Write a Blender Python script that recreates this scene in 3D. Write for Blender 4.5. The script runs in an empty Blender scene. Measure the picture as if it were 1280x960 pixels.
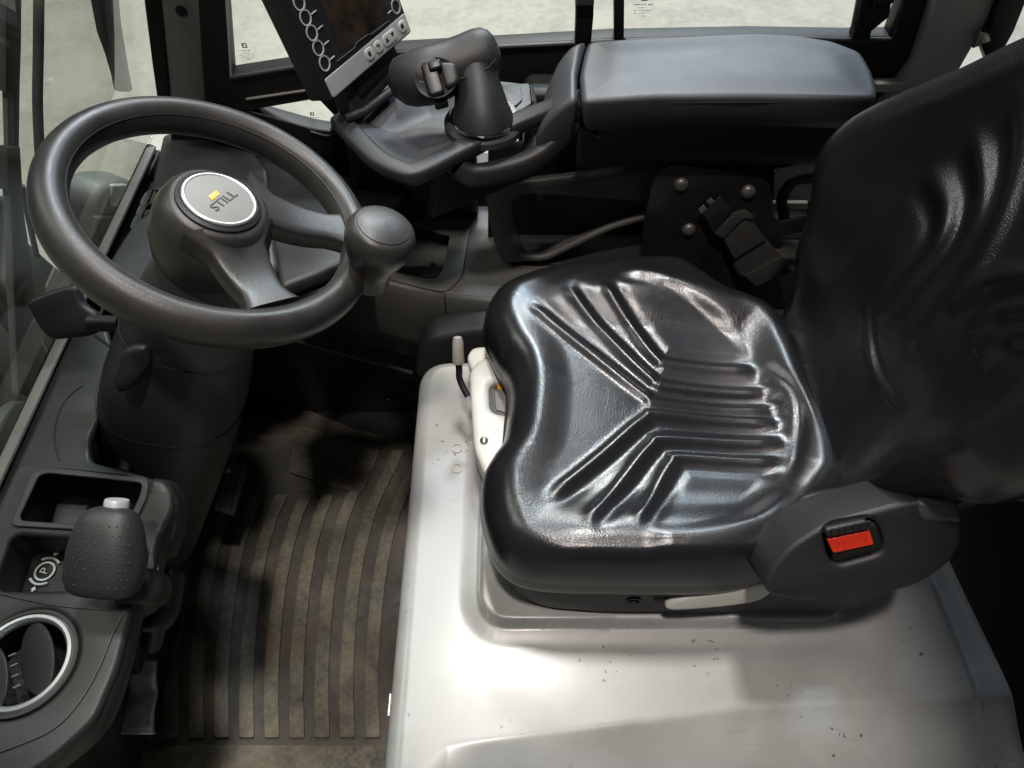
import bpy, bmesh, math, random
import numpy as np
from mathutils import Vector, Matrix

random.seed(7)
SC = bpy.context.scene
COL = SC.collection

# ------------------------------------------------------------------ camera, world, lamps, exposure
FPX = 950.0                                     # focal length in pixels of a 1280 wide picture
PITCH = math.radians(53)
CAM = np.array([0.0, -0.60, 1.02])
cd = bpy.data.cameras.new('camera')
cd.sensor_fit = 'HORIZONTAL'
cd.sensor_width = 36
cd.lens = 36 * FPX / 1280
cd.clip_start = 0.02
cd.clip_end = 200
cam = bpy.data.objects.new('camera', cd)
COL.objects.link(cam)
cam.location = CAM
cam.rotation_euler = (math.pi / 2 - PITCH, 0, 0)
SC.camera = cam

w = bpy.data.worlds.new('World')
SC.world = w
w.use_nodes = True
w.node_tree.nodes['Background'].inputs[0].default_value = (0.92, 0.96, 1.0, 1)
w.node_tree.nodes['Background'].inputs[1].default_value = 0.085

def lamp(name, loc, target, sx, sy, power, col):
    ld = bpy.data.lights.new(name, 'AREA')
    ld.shape = 'RECTANGLE'
    ld.size, ld.size_y = sx, sy
    ld.energy = power
    ld.color = col
    o = bpy.data.objects.new(name, ld)
    COL.objects.link(o)
    o.location = loc
    o.rotation_euler = (Vector(target) - Vector(loc)).to_track_quat('-Z', 'Y').to_euler()
    return o

# ceiling lamps of the hall and one added cool source
lamp('hall_light', (0.04, 1.25, 4.6), (0.1, 0, 0), 0.55, 0.55, 138, (1.0, 0.98, 0.95))
lamp('hall_light', (0.30, 4.1, 4.80), (0.1, 0.2, 0.1), 0.45, 0.36, 180, (0.70, 0.83, 1.0))
lamp('hall_light', (2.3, 7.0, 4.1), (0.3, 0.3, 0.3), 1.6, 0.6, 190, (0.70, 0.83, 1.0))  # added low source for the bluish armrest sheen, in place of hall windows
lamp('hall_light', (-0.15, -0.9, 4.4), (0.1, -0.1, 0.1), 0.26, 0.26, 105, (1.0, 0.90, 0.84))
lamp('hall_light', (0.0, 5.4, 4.8), (0.0, 3.4, -1.0), 2.2, 0.8, 270, (1.0, 0.97, 0.90))
lamp('hall_light', (-4.2, 1.6, 4.8), (-3.2, 1.6, -1.0), 0.8, 2.2, 120, (0.98, 1.0, 0.95))
SC.view_settings.view_transform = 'Standard'
SC.view_settings.look = 'None'
SC.view_settings.exposure = 0.0
SC.view_settings.gamma = 1.0
SC.cycles.max_bounces = 8
SC.cycles.transparent_max_bounces = 12
SC.cycles.use_denoising = True

# ------------------------------------------------------------------ measuring helpers
_F = np.array([0, math.cos(PITCH), -math.sin(PITCH)])
_U = np.array([0, math.sin(PITCH), math.cos(PITCH)])
_R = np.array([1.0, 0, 0])

def ray(px, py):
    return _F + _R * (px - 640) / FPX + _U * (480 - py) / FPX

def P(px, py, z=None, y=None, x=None, d=None):
    """measured point of the place: sight line met with a level, a wall plane or a distance"""
    r = ray(px, py)
    if z is not None: t = (z - CAM[2]) / r[2]
    elif y is not None: t = (y - CAM[1]) / r[1]
    elif x is not None: t = (x - CAM[0]) / r[0]
    else: t = d
    return CAM + r * t

def unit(v):
    v = np.asarray(v, float)
    return v / np.linalg.norm(v)

class Fr:
    """a flat frame: origin, two axes, normal"""
    def __init__(s, o, u, v):
        s.o = np.asarray(o, float); s.u = unit(u)
        s.n = unit(np.cross(s.u, v)); s.v = np.cross(s.n, s.u)
    def at(s, a, b, c=0.0):
        return s.o + s.u * a + s.v * b + s.n * c
    def px(s, px, py):
        r = ray(px, py)
        t = ((s.o - CAM) @ s.n) / (r @ s.n)
        h = CAM + r * t - s.o
        return (h @ s.u, h @ s.v)
    def pxs(s, pts):
        return [s.px(*p) for p in pts]
    def up(s, c):
        return Fr(s.o + s.n * c, s.u, s.v)

def level(z): return Fr((0, 0, z), (1, 0, 0), (0, 1, 0))
def wall(y): return Fr((0, y, 0), (1, 0, 0), (0, 0, 1))          # faces -Y

def ccw(p):
    a = sum(p[i - 1][0] * p[i][1] - p[i][0] * p[i - 1][1] for i in range(len(p)))
    return list(p) if a > 0 else list(p)[::-1]

def rnd(pts, r, k=5):
    """round the corners of a closed polygon"""
    out = []
    n = len(pts)
    for i in range(n):
        p = np.array(pts[i]); a = np.array(pts[i - 1]) - p; b = np.array(pts[(i + 1) % n]) - p
        la, lb = np.linalg.norm(a), np.linalg.norm(b)
        rr = min(r[i] if isinstance(r, (list, tuple)) else r, la * .45, lb * .45)
        A, B = p + a / la * rr, p + b / lb * rr
        for j in range(k + 1):
            t = j / k
            out.append(tuple((1 - t) ** 2 * A + 2 * t * (1 - t) * p + t * t * B))
    return out

def spline(pts, n=8, closed=True):
    """smooth curve through points"""
    p = [np.array(q, float) for q in pts]
    m = len(p)
    out = []
    for i in range(m if closed else m - 1):
        if closed: a, b, c, d = p[i - 1], p[i], p[(i + 1) % m], p[(i + 2) % m]
        else: a, b, c, d = p[max(i - 1, 0)], p[i], p[i + 1], p[min(i + 2, m - 1)]
        for j in range(n):
            t = j / n
            out.append(.5 * (2 * b + (c - a) * t + (2 * a - 5 * b + 4 * c - d) * t * t + (3 * b - a - 3 * c + d) * t ** 3))
    if not closed: out.append(p[-1])
    return [tuple(q) for q in out]

def resample(pts, n, closed=True):
    p = np.array(list(pts) + ([pts[0]] if closed else []), float)
    s = np.r_[0, np.cumsum(np.linalg.norm(np.diff(p, axis=0), axis=1))]
    q = np.linspace(0, s[-1], n + 1)[:-1] if closed else np.linspace(0, s[-1], n)
    return np.stack([np.interp(q, s, p[:, k]) for k in range(p.shape[1])], 1)

def sstep(a, b, x):
    t = np.clip((x - a) / (b - a), 0, 1)
    return t * t * (3 - 2 * t)

def seg_dist(q, poly, closed=False):
    """distance of points to a polyline, and arc position 0..1"""
    poly = np.array(poly, float)
    if closed: poly = np.vstack([poly, poly[:1]])
    L = np.r_[0, np.cumsum(np.linalg.norm(np.diff(poly, axis=0), axis=1))]
    best = np.full(len(q), 1e9); arc = np.zeros(len(q)); side = np.zeros(len(q))
    for i in range(len(poly) - 1):
        a, b = poly[i], poly[i + 1]
        ab = b - a
        l2 = ab @ ab
        if l2 < 1e-14: continue
        t = np.clip(((q - a) @ ab) / l2, 0, 1)
        dv = q - (a + t[:, None] * ab)
        d = np.hypot(dv[:, 0], dv[:, 1])
        m = d < best
        best[m] = d[m]; arc[m] = (L[i] + t[m] * math.sqrt(l2)) / L[-1]
        side[m] = np.sign(ab[0] * dv[m, 1] - ab[1] * dv[m, 0])
    return best, arc, side

# ------------------------------------------------------------------ object helpers
def tag(o, label=None, cat=None, group=None, kind=None):
    if label: o['label'] = label
    if cat: o['category'] = cat
    if group: o['group'] = group
    if kind: o['kind'] = kind
    return o

def thing(name, loc, label, cat, group=None):
    o = bpy.data.objects.new(name, None)
    COL.objects.link(o)
    o.empty_display_size = .03
    o.location = tuple(loc)
    return tag(o, label, cat, group)

def adopt(o, parent):
    if parent is not None:
        o.parent = parent
        o.matrix_parent_inverse = Matrix.Translation(parent.location).inverted()

def link(name, me, mat, parent=None, sharp=35):
    if mat is not None and not me.materials: me.materials.append(mat)
    me.polygons.foreach_set('use_smooth', [True] * len(me.polygons))
    if sharp: me.set_sharp_from_angle(angle=math.radians(sharp))
    me.name = name
    o = bpy.data.objects.new(name, me)
    COL.objects.link(o)
    adopt(o, parent)
    return o

def mesh(name, verts, faces, mat, parent=None, sharp=35):
    me = bpy.data.meshes.new(name)
    me.from_pydata([tuple(v) for v in verts], [], [tuple(f) for f in faces])
    bm = bmesh.new(); bm.from_mesh(me)
    bmesh.ops.recalc_face_normals(bm, faces=bm.faces)
    bm.to_mesh(me); bm.free()
    return link(name, me, mat, parent, sharp)

def cut(name, fr, outer, mat, parent=None, t=.01, bev=.002, holes=(), sharp=40, res=2):
    """a plate of thickness t behind the frame's plane, with bevelled edges and openings"""
    cu = bpy.data.curves.new(name, 'CURVE')
    cu.dimensions = '2D'
    cu.fill_mode = 'BOTH'
    bev = min(bev, t * .49)
    cu.extrude = t / 2 - bev
    cu.bevel_depth = bev
    cu.bevel_resolution = res
    cu.offset = -bev
    for lp in [outer] + list(holes):
        sp = cu.splines.new('POLY')
        sp.points.add(len(lp) - 1)
        for i, q in enumerate(lp): sp.points[i].co = (q[0], q[1], 0, 1)
        sp.use_cyclic_u = True
    ob = bpy.data.objects.new(name, cu)
    COL.objects.link(ob)
    dg = bpy.context.evaluated_depsgraph_get()
    me = bpy.data.meshes.new_from_object(ob.evaluated_get(dg))
    bpy.data.objects.remove(ob); bpy.data.curves.remove(cu)
    bm = bmesh.new(); bm.from_mesh(me)
    bmesh.ops.remove_doubles(bm, verts=bm.verts, dist=1e-6)
    M = Matrix([[fr.u[i], fr.v[i], fr.n[i], fr.o[i] - fr.n[i] * t / 2] for i in range(3)] + [[0, 0, 0, 1]])
    bm.transform(M)
    bm.to_mesh(me); bm.free()
    me.materials.clear()
    return link(name, me, mat, parent, sharp)

def cutpx(name, fr, outer, mat, parent=None, t=.01, bev=.002, holes=(), r=0, sm=0, sharp=40):
    f = lambda l: (lambda q: spline(q, sm) if sm else (rnd(q, r) if r else q))(ccw(fr.pxs(l)))
    return cut(name, fr, f(outer), mat, parent, t, bev, [f(h) for h in holes], sharp)

def loft(name, secs, mat, parent=None, caps=(True, True), closed=False, sharp=50):
    secs = [np.asarray(s, float) for s in secs]
    k = len(secs[0])
    v = np.vstack(secs)
    f = []
    m = len(secs)
    for i in range(m if closed else m - 1):
        a, b = i * k, ((i + 1) % m) * k
        for j in range(k):
            f.append((a + j, a + (j + 1) % k, b + (j + 1) % k, b + j))
    if not closed:
        if caps[0]: f.append(tuple(range(k))[::-1])
        if caps[1]: f.append(tuple((m - 1) * k + j for j in range(k)))
    return mesh(name, v, f, mat, parent, sharp)

def ell(c, u, v, ru, rv, n=40, p=2.0):
    c = np.asarray(c, float)
    out = []
    for j in range(n):
        a = 2 * math.pi * j / n
        ca, sa = math.cos(a), math.sin(a)
        out.append(c + np.asarray(u) * ru * math.copysign(abs(ca) ** (2 / p), ca) + np.asarray(v) * rv * math.copysign(abs(sa) ** (2 / p), sa))
    return out

def axes(d, hint=(0, 0, 1)):
    d = unit(d)
    u = unit(np.cross(hint, d)) if abs(d @ unit(hint)) < .98 else unit(np.cross((1, 0, 0), d))
    return u, np.cross(d, u)

def tube(name, path, r, mat, parent=None, n=16, closed=False, flat=1.0, hint=None, p=2.0, sharp=50):
    """a bar along a path; flat squeezes it along the hint direction"""
    path = [np.asarray(q, float) for q in path]
    m = len(path)
    rs = r if hasattr(r, '__len__') else [r] * m
    secs = []
    u = None
    for i in range(m):
        if closed: d = path[(i + 1) % m] - path[i - 1]
        else: d = path[min(i + 1, m - 1)] - path[max(i - 1, 0)]
        d = unit(d)
        if hint is not None:
            v = np.asarray(hint, float); v = unit(v - d * (v @ d)); uu = np.cross(v, d)
        else:
            if u is None: uu, v = axes(d)
            else: uu = unit(u - d * (u @ d)); v = np.cross(d, uu)
            u = uu
        secs.append(ell(path[i], uu, v, rs[i], rs[i] * flat, n, p))
    return loft(name, secs, mat, parent, closed=closed, sharp=sharp)

def lathe(name, fr, prof, mat, parent=None, n=48, sharp=40, sq=1.0, a0=0.0, cap=True):
    """turned shape about the frame's normal: profile of (radius, height)"""
    v, f = [], []
    k = n
    for (r, h) in prof:
        for j in range(k):
            a = 2 * math.pi * j / k + a0
            v.append(fr.at(r * math.cos(a), r * sq * math.sin(a), h))
    for i in range(len(prof) - 1):
        for j in range(k):
            f.append((i * k + j, i * k + (j + 1) % k, (i + 1) * k + (j + 1) % k, (i + 1) * k + j))
    if cap and prof[0][0] > 1e-6: f.append(tuple(range(k))[::-1])
    if cap and prof[-1][0] > 1e-6: f.append(tuple((len(prof) - 1) * k + j for j in range(k)))
    return mesh(name, v, f, mat, parent, sharp)

def box(name, fr, a0, a1, b0, b1, mat, parent=None, t=.01, bev=.0015, r=0):
    q = [(a0, b0), (a1, b0), (a1, b1), (a0, b1)]
    return cut(name, fr, rnd(q, r) if r else q, mat, parent, t, bev)

def pillow(name, fr, outline, centre, edge, wide, high, func, skirt, mat, parent=None, na=420, nr=110, power=1.6, sharp=0):
    """a body with a rounded rim over an outline and a modelled top: func(a, b, distance to rim) adds height"""
    O = resample(outline, na)
    c = np.array(centre, float)
    ts = 1 - (1 - np.linspace(0, 1, nr + 1)[1:]) ** power
    q = np.vstack([c + t * (O - c) for t in ts])
    q = np.vstack([c[None], q])
    d, _, _ = seg_dist(q, O[::2] if na > 300 else O, True)
    d[-na:] = 0
    wd = wide(q[:, 0], q[:, 1]) if callable(wide) else wide
    h = edge + high * np.sqrt(np.clip(1 - (1 - np.clip(d / wd, 0, 1)) ** 2, 0, 1)) + func(q[:, 0], q[:, 1], d)
    V = [fr.at(a, b, hh) for (a, b), hh in zip(q, h)]
    F = [(0, 1 + j, 1 + (j + 1) % na) for j in range(na)]
    for i in range(nr - 1):
        a, b = 1 + i * na, 1 + (i + 1) * na
        for j in range(na):
            F.append((a + j, b + j, b + (j + 1) % na, a + (j + 1) % na))
    # rim going down: list of (inset, drop)
    T = np.roll(O, -1, 0) - np.roll(O, 1, 0)
    N = np.stack([-T[:, 1], T[:, 0]], 1); N /= np.linalg.norm(N, axis=1)[:, None]
    if ((c - O[0]) @ N[0]) < 0: N = -N
    last = 1 + (nr - 1) * na
    hl = h[-na:]
    for ins, drop in skirt:
        base = len(V)
        for j in range(na):
            p = O[j] + N[j] * ins
            V.append(fr.at(p[0], p[1], hl[j] - drop))
        for j in range(na):
            F.append((last + j, base + j, base + (j + 1) % na, last + (j + 1) % na))
        last = base
    return mesh(name, V, F, mat, parent, sharp)

def text(name, s, fr, a, b, size, ang, mat, parent=None, ext=.0003, mirror=False, sx=1.0):
    cu = bpy.data.curves.new(name, 'FONT')
    cu.body = s
    cu.size = size
    cu.extrude = ext
    cu.align_x = 'CENTER'; cu.align_y = 'CENTER'
    ob = bpy.data.objects.new(name, cu)
    COL.objects.link(ob)
    dg = bpy.context.evaluated_depsgraph_get()
    me = bpy.data.meshes.new_from_object(ob.evaluated_get(dg))
    bpy.data.objects.remove(ob); bpy.data.curves.remove(cu)
    ca, sa = math.cos(ang), math.sin(ang)
    for v in me.vertices:
        x, y, z = v.co
        x *= -sx if mirror else sx
        v.co = fr.at(a + x * ca - y * sa, b + x * sa + y * ca, z + ext)
    return link(name, me, mat, parent, 30)

def copy_to(o, parent, delta):
    c = o.copy(); COL.objects.link(c)
    c.location = Vector(o.location) + Vector(delta)
    return c

# ------------------------------------------------------------------ materials
def mat(name, col, rough=.5, metal=0.0, grain=0, gstr=.1, gdist=.001, mottle=0.0, mscale=8, coat=0.0, spec=.5, rvar=0.0):
    m = bpy.data.materials.new(name)
    m.use_nodes = True
    nt = m.node_tree
    b = nt.nodes['Principled BSDF']
    b.inputs['Base Color'].default_value = (*col, 1)
    b.inputs['Roughness'].default_value = rough
    b.inputs['Metallic'].default_value = metal
    b.inputs['Specular IOR Level'].default_value = spec
    if coat:
        b.inputs['Coat Weight'].default_value = coat
        b.inputs['Coat Roughness'].default_value = .15
    tc = nt.nodes.new('ShaderNodeTexCoord')
    if grain:
        nz = nt.nodes.new('ShaderNodeTexNoise')
        nz.inputs['Scale'].default_value = grain
        nz.inputs['Detail'].default_value = 3
        bp = nt.nodes.new('ShaderNodeBump')
        bp.inputs['Strength'].default_value = gstr
        bp.inputs['Distance'].default_value = gdist
        nt.links.new(tc.outputs['Object'], nz.inputs['Vector'])
        nt.links.new(nz.outputs['Fac'], bp.inputs['Height'])
        nt.links.new(bp.outputs[0], b.inputs['Normal'])
    if mottle or rvar:
        n2 = nt.nodes.new('ShaderNodeTexNoise')
        n2.inputs['Scale'].default_value = mscale
        n2.inputs['Detail'].default_value = 8
        n2.inputs['Roughness'].default_value = .65
        nt.links.new(tc.outputs['Object'], n2.inputs['Vector'])
        if mottle:
            mr = nt.nodes.new('ShaderNodeMapRange')
            mr.inputs['From Min'].default_value = .3; mr.inputs['From Max'].default_value = .7
            mr.inputs['To Min'].default_value = 1 - mottle; mr.inputs['To Max'].default_value = 1 + mottle
            mx = nt.nodes.new('ShaderNodeVectorMath'); mx.operation = 'SCALE'
            mx.inputs[0].default_value = col
            nt.links.new(n2.outputs['Fac'], mr.inputs['Value'])
            nt.links.new(mr.outputs[0], mx.inputs['Scale'])
            nt.links.new(mx.outputs[0], b.inputs['Base Color'])
        if rvar:
            m3 = nt.nodes.new('ShaderNodeMapRange')
            m3.inputs['From Min'].default_value = .3; m3.inputs['From Max'].default_value = .7
            m3.inputs['To Min'].default_value = rough - rvar; m3.inputs['To Max'].default_value = rough + rvar
            nt.links.new(n2.outputs['Fac'], m3.inputs['Value'])
            nt.links.new(m3.outputs[0], b.inputs['Roughness'])
    return m

def N(m, t, **kw):
    n = m.node_tree.nodes.new(t)
    for k, v in kw.items():
        if k in n.inputs: n.inputs[k].default_value = v
        else: setattr(n, k, v)
    return n

PL_DARK = mat('dark_plastic', (.026, .026, .026), .50, grain=650, gstr=.30, gdist=.0008, mottle=.12, mscale=14, rvar=.05)
PL_BLACK = mat('black_plastic', (.011, .011, .012), .50, grain=1400, gstr=.2, gdist=.0005, mottle=.2, mscale=10)
PL_GREY = mat('grey_plastic', (.052, .053, .054), .48, grain=650, gstr=.30, gdist=.0008, mottle=.12, mscale=12, rvar=.05)
PL_CONS = mat('console_plastic', (.085, .083, .076), .5, grain=650, gstr=.30, gdist=.0008, mottle=.12, mscale=10)
PL_HIP = mat('seat_trim_plastic', (.017, .017, .017), .5, grain=650, gstr=.30, gdist=.0008, mottle=.2, mscale=14)
PL_COOL = mat('armrest_plastic', (.052, .055, .062), .47, grain=650, gstr=.30, gdist=.0008, mottle=.10, mscale=9, rvar=.05)
PL_WARM = mat('wheel_rubber', (.031, .0295, .0275), .39, grain=600, gstr=.28, gdist=.0008, mottle=.25, mscale=14, rvar=.10)
MATT = mat('matt_black_wall', (.006, .006, .006), .85, spec=.2)
SEAL = mat('rubber_seal', (.006, .006, .006), .55)
METAL_BLACK = mat('black_paint', (.010, .010, .011), .36, mottle=.2, mscale=20, rvar=.08)
STEEL = mat('steel', (.45, .43, .40), .30, metal=1, mottle=.25, mscale=60)
BOLT = mat('dull_bolt', (.16, .15, .14), .42, metal=.6, mottle=.2, mscale=90)
CHROME = mat('chrome', (.85, .85, .86), .12, metal=1)
ALU = mat('satin_aluminium', (.66, .66, .67), .34, metal=.75)
KEYC = mat('pale_key', (.60, .60, .57), .4)
SILVER = mat('silver_plastic', (.50, .51, .52), .42, metal=.2)
SILVER_DULL = mat('silver_label', (.20, .195, .18), .55, mottle=.06, mscale=40)
RED = mat('red_button', (.75, .035, .012), .42)
ORANGE = mat('orange_print', (.85, .36, .01), .4)
BLACK_PRINT = mat('black_print', (.012, .012, .012), .5)
ETCH = mat('etched_grey', (.10, .095, .085), .6)
WHITE_PRINT = mat('white_print', (.80, .80, .77), .5)
PILLAR = mat('pillar_paint', (.30, .29, .275), .55, mottle=.10, mscale=25, grain=700, gstr=.1)
PILLAR_REAR = mat('rear_pillar_paint', (.45, .45, .41), .50, mottle=.14, mscale=8)
WEBBING = mat('webbing', (.018, .017, .015), .75, grain=900, gstr=.5, gdist=.001)
OUTSIDE = mat('mast_paint', (.035, .037, .034), .6, mottle=.35, mscale=9)
OUTGREY = mat('wiper_paint', (.10, .105, .098), .55, mottle=.15, mscale=20)
LAMPGREY = mat('lamp_housing_paint', (.15, .16, .155), .5, mottle=.1, mscale=20)
KNOBGREY = mat('grey_lever_knob', (.36, .33, .30), .55, mottle=.1, mscale=60)
AMBER = mat('amber_scale', (.62, .30, .03), .4)
DIRTY_GREY = mat('dusty_grey_panel', (.42, .42, .38), .6, mottle=.25, mscale=18)

def leather():
    m = mat('black_leather', (.010, .010, .0115), .34, spec=.65)
    nt = m.node_tree; b = nt.nodes['Principled BSDF']
    tc = N(m, 'ShaderNodeTexCoord')
    wv = N(m, 'ShaderNodeTexNoise', Scale=30.0, Detail=2.0)
    add = N(m, 'ShaderNodeMixRGB', blend_type='ADD')
    add.inputs[0].default_value = .012
    nt.links.new(tc.outputs['Object'], wv.inputs['Vector'])
    nt.links.new(tc.outputs['Object'], add.inputs[1]); nt.links.new(wv.outputs['Color'], add.inputs[2])
    v1 = N(m, 'ShaderNodeTexVoronoi', feature='DISTANCE_TO_EDGE', Scale=300.0)
    v2 = N(m, 'ShaderNodeTexVoronoi', feature='DISTANCE_TO_EDGE', Scale=170.0)
    nz = N(m, 'ShaderNodeTexNoise', Scale=16.0, Detail=3.0)
    nt.links.new(add.outputs[0], v1.inputs['Vector']); nt.links.new(add.outputs[0], v2.inputs['Vector'])
    nt.links.new(tc.outputs['Object'], nz.inputs['Vector'])
    r1 = N(m, 'ShaderNodeMapRange'); r1.inputs['From Max'].default_value = .25
    r2 = N(m, 'ShaderNodeMapRange'); r2.inputs['From Max'].default_value = .07
    nt.links.new(v1.outputs[0], r1.inputs[0]); nt.links.new(v2.outputs[0], r2.inputs[0])
    msk = N(m, 'ShaderNodeMapRange'); msk.inputs['From Min'].default_value = .5; msk.inputs['From Max'].default_value = .78
    nt.links.new(nz.outputs['Fac'], msk.inputs[0])
    mul = N(m, 'ShaderNodeMath', operation='MULTIPLY_ADD')
    sub = N(m, 'ShaderNodeMath', operation='SUBTRACT'); sub.inputs[1].default_value = 1
    nt.links.new(r2.outputs[0], sub.inputs[0])
    nt.links.new(sub.outputs[0], mul.inputs[0]); nt.links.new(msk.outputs[0], mul.inputs[1])
    s1 = N(m, 'ShaderNodeMath', operation='MULTIPLY'); s1.inputs[1].default_value = .55
    nt.links.new(r1.outputs[0], s1.inputs[0]); nt.links.new(s1.outputs[0], mul.inputs[2])
    bp = N(m, 'ShaderNodeBump', Strength=.24, Distance=.0005)
    nt.links.new(mul.outputs[0], bp.inputs['Height'])
    nt.links.new(bp.outputs[0], b.inputs['Normal'])
    rr = N(m, 'ShaderNodeMapRange'); rr.inputs['From Min'].default_value = .3; rr.inputs['From Max'].default_value = .7
    rr.inputs['To Min'].default_value = .22; rr.inputs['To Max'].default_value = .33
    n3 = N(m, 'ShaderNodeTexNoise', Scale=7.0, Detail=4.0)
    nt.links.new(tc.outputs['Object'], n3.inputs['Vector'])
    nt.links.new(n3.outputs['Fac'], rr.inputs[0]); nt.links.new(rr.outputs[0], b.inputs['Roughness'])
    return m
LEATHER = leather()

def white_paint():
    m = mat('white_hood_paint', (.40, .40, .385), .36, metal=.12, coat=.15)
    nt = m.node_tree; b = nt.nodes['Principled BSDF']
    tc = N(m, 'ShaderNodeTexCoord')
    big = N(m, 'ShaderNodeTexNoise', Scale=5.0, Detail=7.0, Roughness=.6)
    sp = N(m, 'ShaderNodeTexNoise', Scale=120.0, Detail=2.0)
    reg = N(m, 'ShaderNodeTexNoise', Scale=9.0, Detail=2.0)
    for n in (big, sp, reg): nt.links.new(tc.outputs['Object'], n.inputs['Vector'])
    c = N(m, 'ShaderNodeValToRGB')
    c.color_ramp.elements[0].position = .32; c.color_ramp.elements[0].color = (.265, .265, .25, 1)
    c.color_ramp.elements[1].position = .62; c.color_ramp.elements[1].color = (.36, .36, .348, 1)
    nt.links.new(big.outputs['Fac'], c.inputs[0])
    a = N(m, 'ShaderNodeMapRange'); a.inputs['From Min'].default_value = .66; a.inputs['From Max'].default_value = .69
    r = N(m, 'ShaderNodeMapRange'); r.inputs['From Min'].default_value = .57; r.inputs['From Max'].default_value = .63
    nt.links.new(sp.outputs['Fac'], a.inputs[0]); nt.links.new(reg.outputs['Fac'], r.inputs[0])
    mu = N(m, 'ShaderNodeMath', operation='MULTIPLY')
    nt.links.new(a.outputs[0], mu.inputs[0]); nt.links.new(r.outputs[0], mu.inputs[1])
    mx = N(m, 'ShaderNodeMixRGB'); mx.inputs[2].default_value = (.09, .085, .08, 1)
    nt.links.new(mu.outputs[0], mx.inputs[0]); nt.links.new(c.outputs[0], mx.inputs[1])
    mp = N(m, 'ShaderNodeMapping'); mp.inputs['Scale'].default_value = (9, 140, 9); mp.inputs['Rotation'].default_value = (0, 0, .5)
    sc = N(m, 'ShaderNodeTexNoise', Scale=1.6, Detail=3.0)
    nt.links.new(tc.outputs['Object'], mp.inputs['Vector']); nt.links.new(mp.outputs[0], sc.inputs['Vector'])
    s2 = N(m, 'ShaderNodeMapRange'); s2.inputs['From Min'].default_value = .66; s2.inputs['From Max'].default_value = .74; s2.inputs['To Max'].default_value = .35
    nt.links.new(sc.outputs['Fac'], s2.inputs[0])
    m4 = N(m, 'ShaderNodeMixRGB'); m4.inputs[2].default_value = (.20, .195, .18, 1)
    nt.links.new(s2.outputs[0], m4.inputs[0]); nt.links.new(mx.outputs[0], m4.inputs[1])
    nt.links.new(m4.outputs[0], b.inputs['Base Color'])
    rr = N(m, 'ShaderNodeMapRange'); rr.inputs['From Min'].default_value = .3; rr.inputs['From Max'].default_value = .7
    rr.inputs['To Min'].default_value = .30; rr.inputs['To Max'].default_value = .52
    nt.links.new(big.outputs['Fac'], rr.inputs[0]); nt.links.new(rr.outputs[0], b.inputs['Roughness'])
    pe = N(m, 'ShaderNodeTexNoise', Scale=260.0, Detail=2.0)
    nt.links.new(tc.outputs['Object'], pe.inputs['Vector'])
    bp = N(m, 'ShaderNodeBump', Strength=.12, Distance=.0004)
    nt.links.new(pe.outputs['Fac'], bp.inputs['Height']); nt.links.new(bp.outputs[0], b.inputs['Normal'])
    return m
HOOD = white_paint()
CREAM = mat('cream_plastic', (.62, .61, .56), .45, mottle=.06, mscale=40, grain=900, gstr=.08)

def dusty(name, dark, dust, lo, hi, scale, bump=.4):
    m = mat(name, dark, .75)
    nt = m.node_tree; b = nt.nodes['Principled BSDF']
    tc = N(m, 'ShaderNodeTexCoord')
    n1 = N(m, 'ShaderNodeTexNoise', Scale=scale, Detail=6.0, Roughness=.62, Distortion=.5)
    n2 = N(m, 'ShaderNodeTexNoise', Scale=scale * 9, Detail=4.0)
    for n in (n1, n2): nt.links.new(tc.outputs['Object'], n.inputs['Vector'])
    ad = N(m, 'ShaderNodeMath', operation='MULTIPLY_ADD'); ad.inputs[1].default_value = .5
    nt.links.new(n2.outputs['Fac'], ad.inputs[0]); nt.links.new(n1.outputs['Fac'], ad.inputs[2])
    c = N(m, 'ShaderNodeValToRGB')
    c.color_ramp.elements[0].position = lo; c.color_ramp.elements[0].color = (*dark, 1)
    c.color_ramp.elements[1].position = hi; c.color_ramp.elements[1].color = (*dust, 1)
    nt.links.new(ad.outputs[0], c.inputs[0]); nt.links.new(c.outputs[0], b.inputs['Base Color'])
    bp = N(m, 'ShaderNodeBump', Strength=bump, Distance=.002)
    nt.links.new(ad.outputs[0], bp.inputs['Height']); nt.links.new(bp.outputs[0], b.inputs['Normal'])
    return m
MAT_GROOVE = dusty('mat_rubber', (.028, .025, .020), (.090, .078, .057), .46, .98, 11)
MAT_RIB = dusty('dusty_rib_rubber', (.040, .035, .027), (.165, .142, .098), .50, .92, 13)
CONCRETE = dusty('pale_concrete', (.27, .258, .22), (.45, .43, .37), .35, .85, 3.0, .1)

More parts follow.
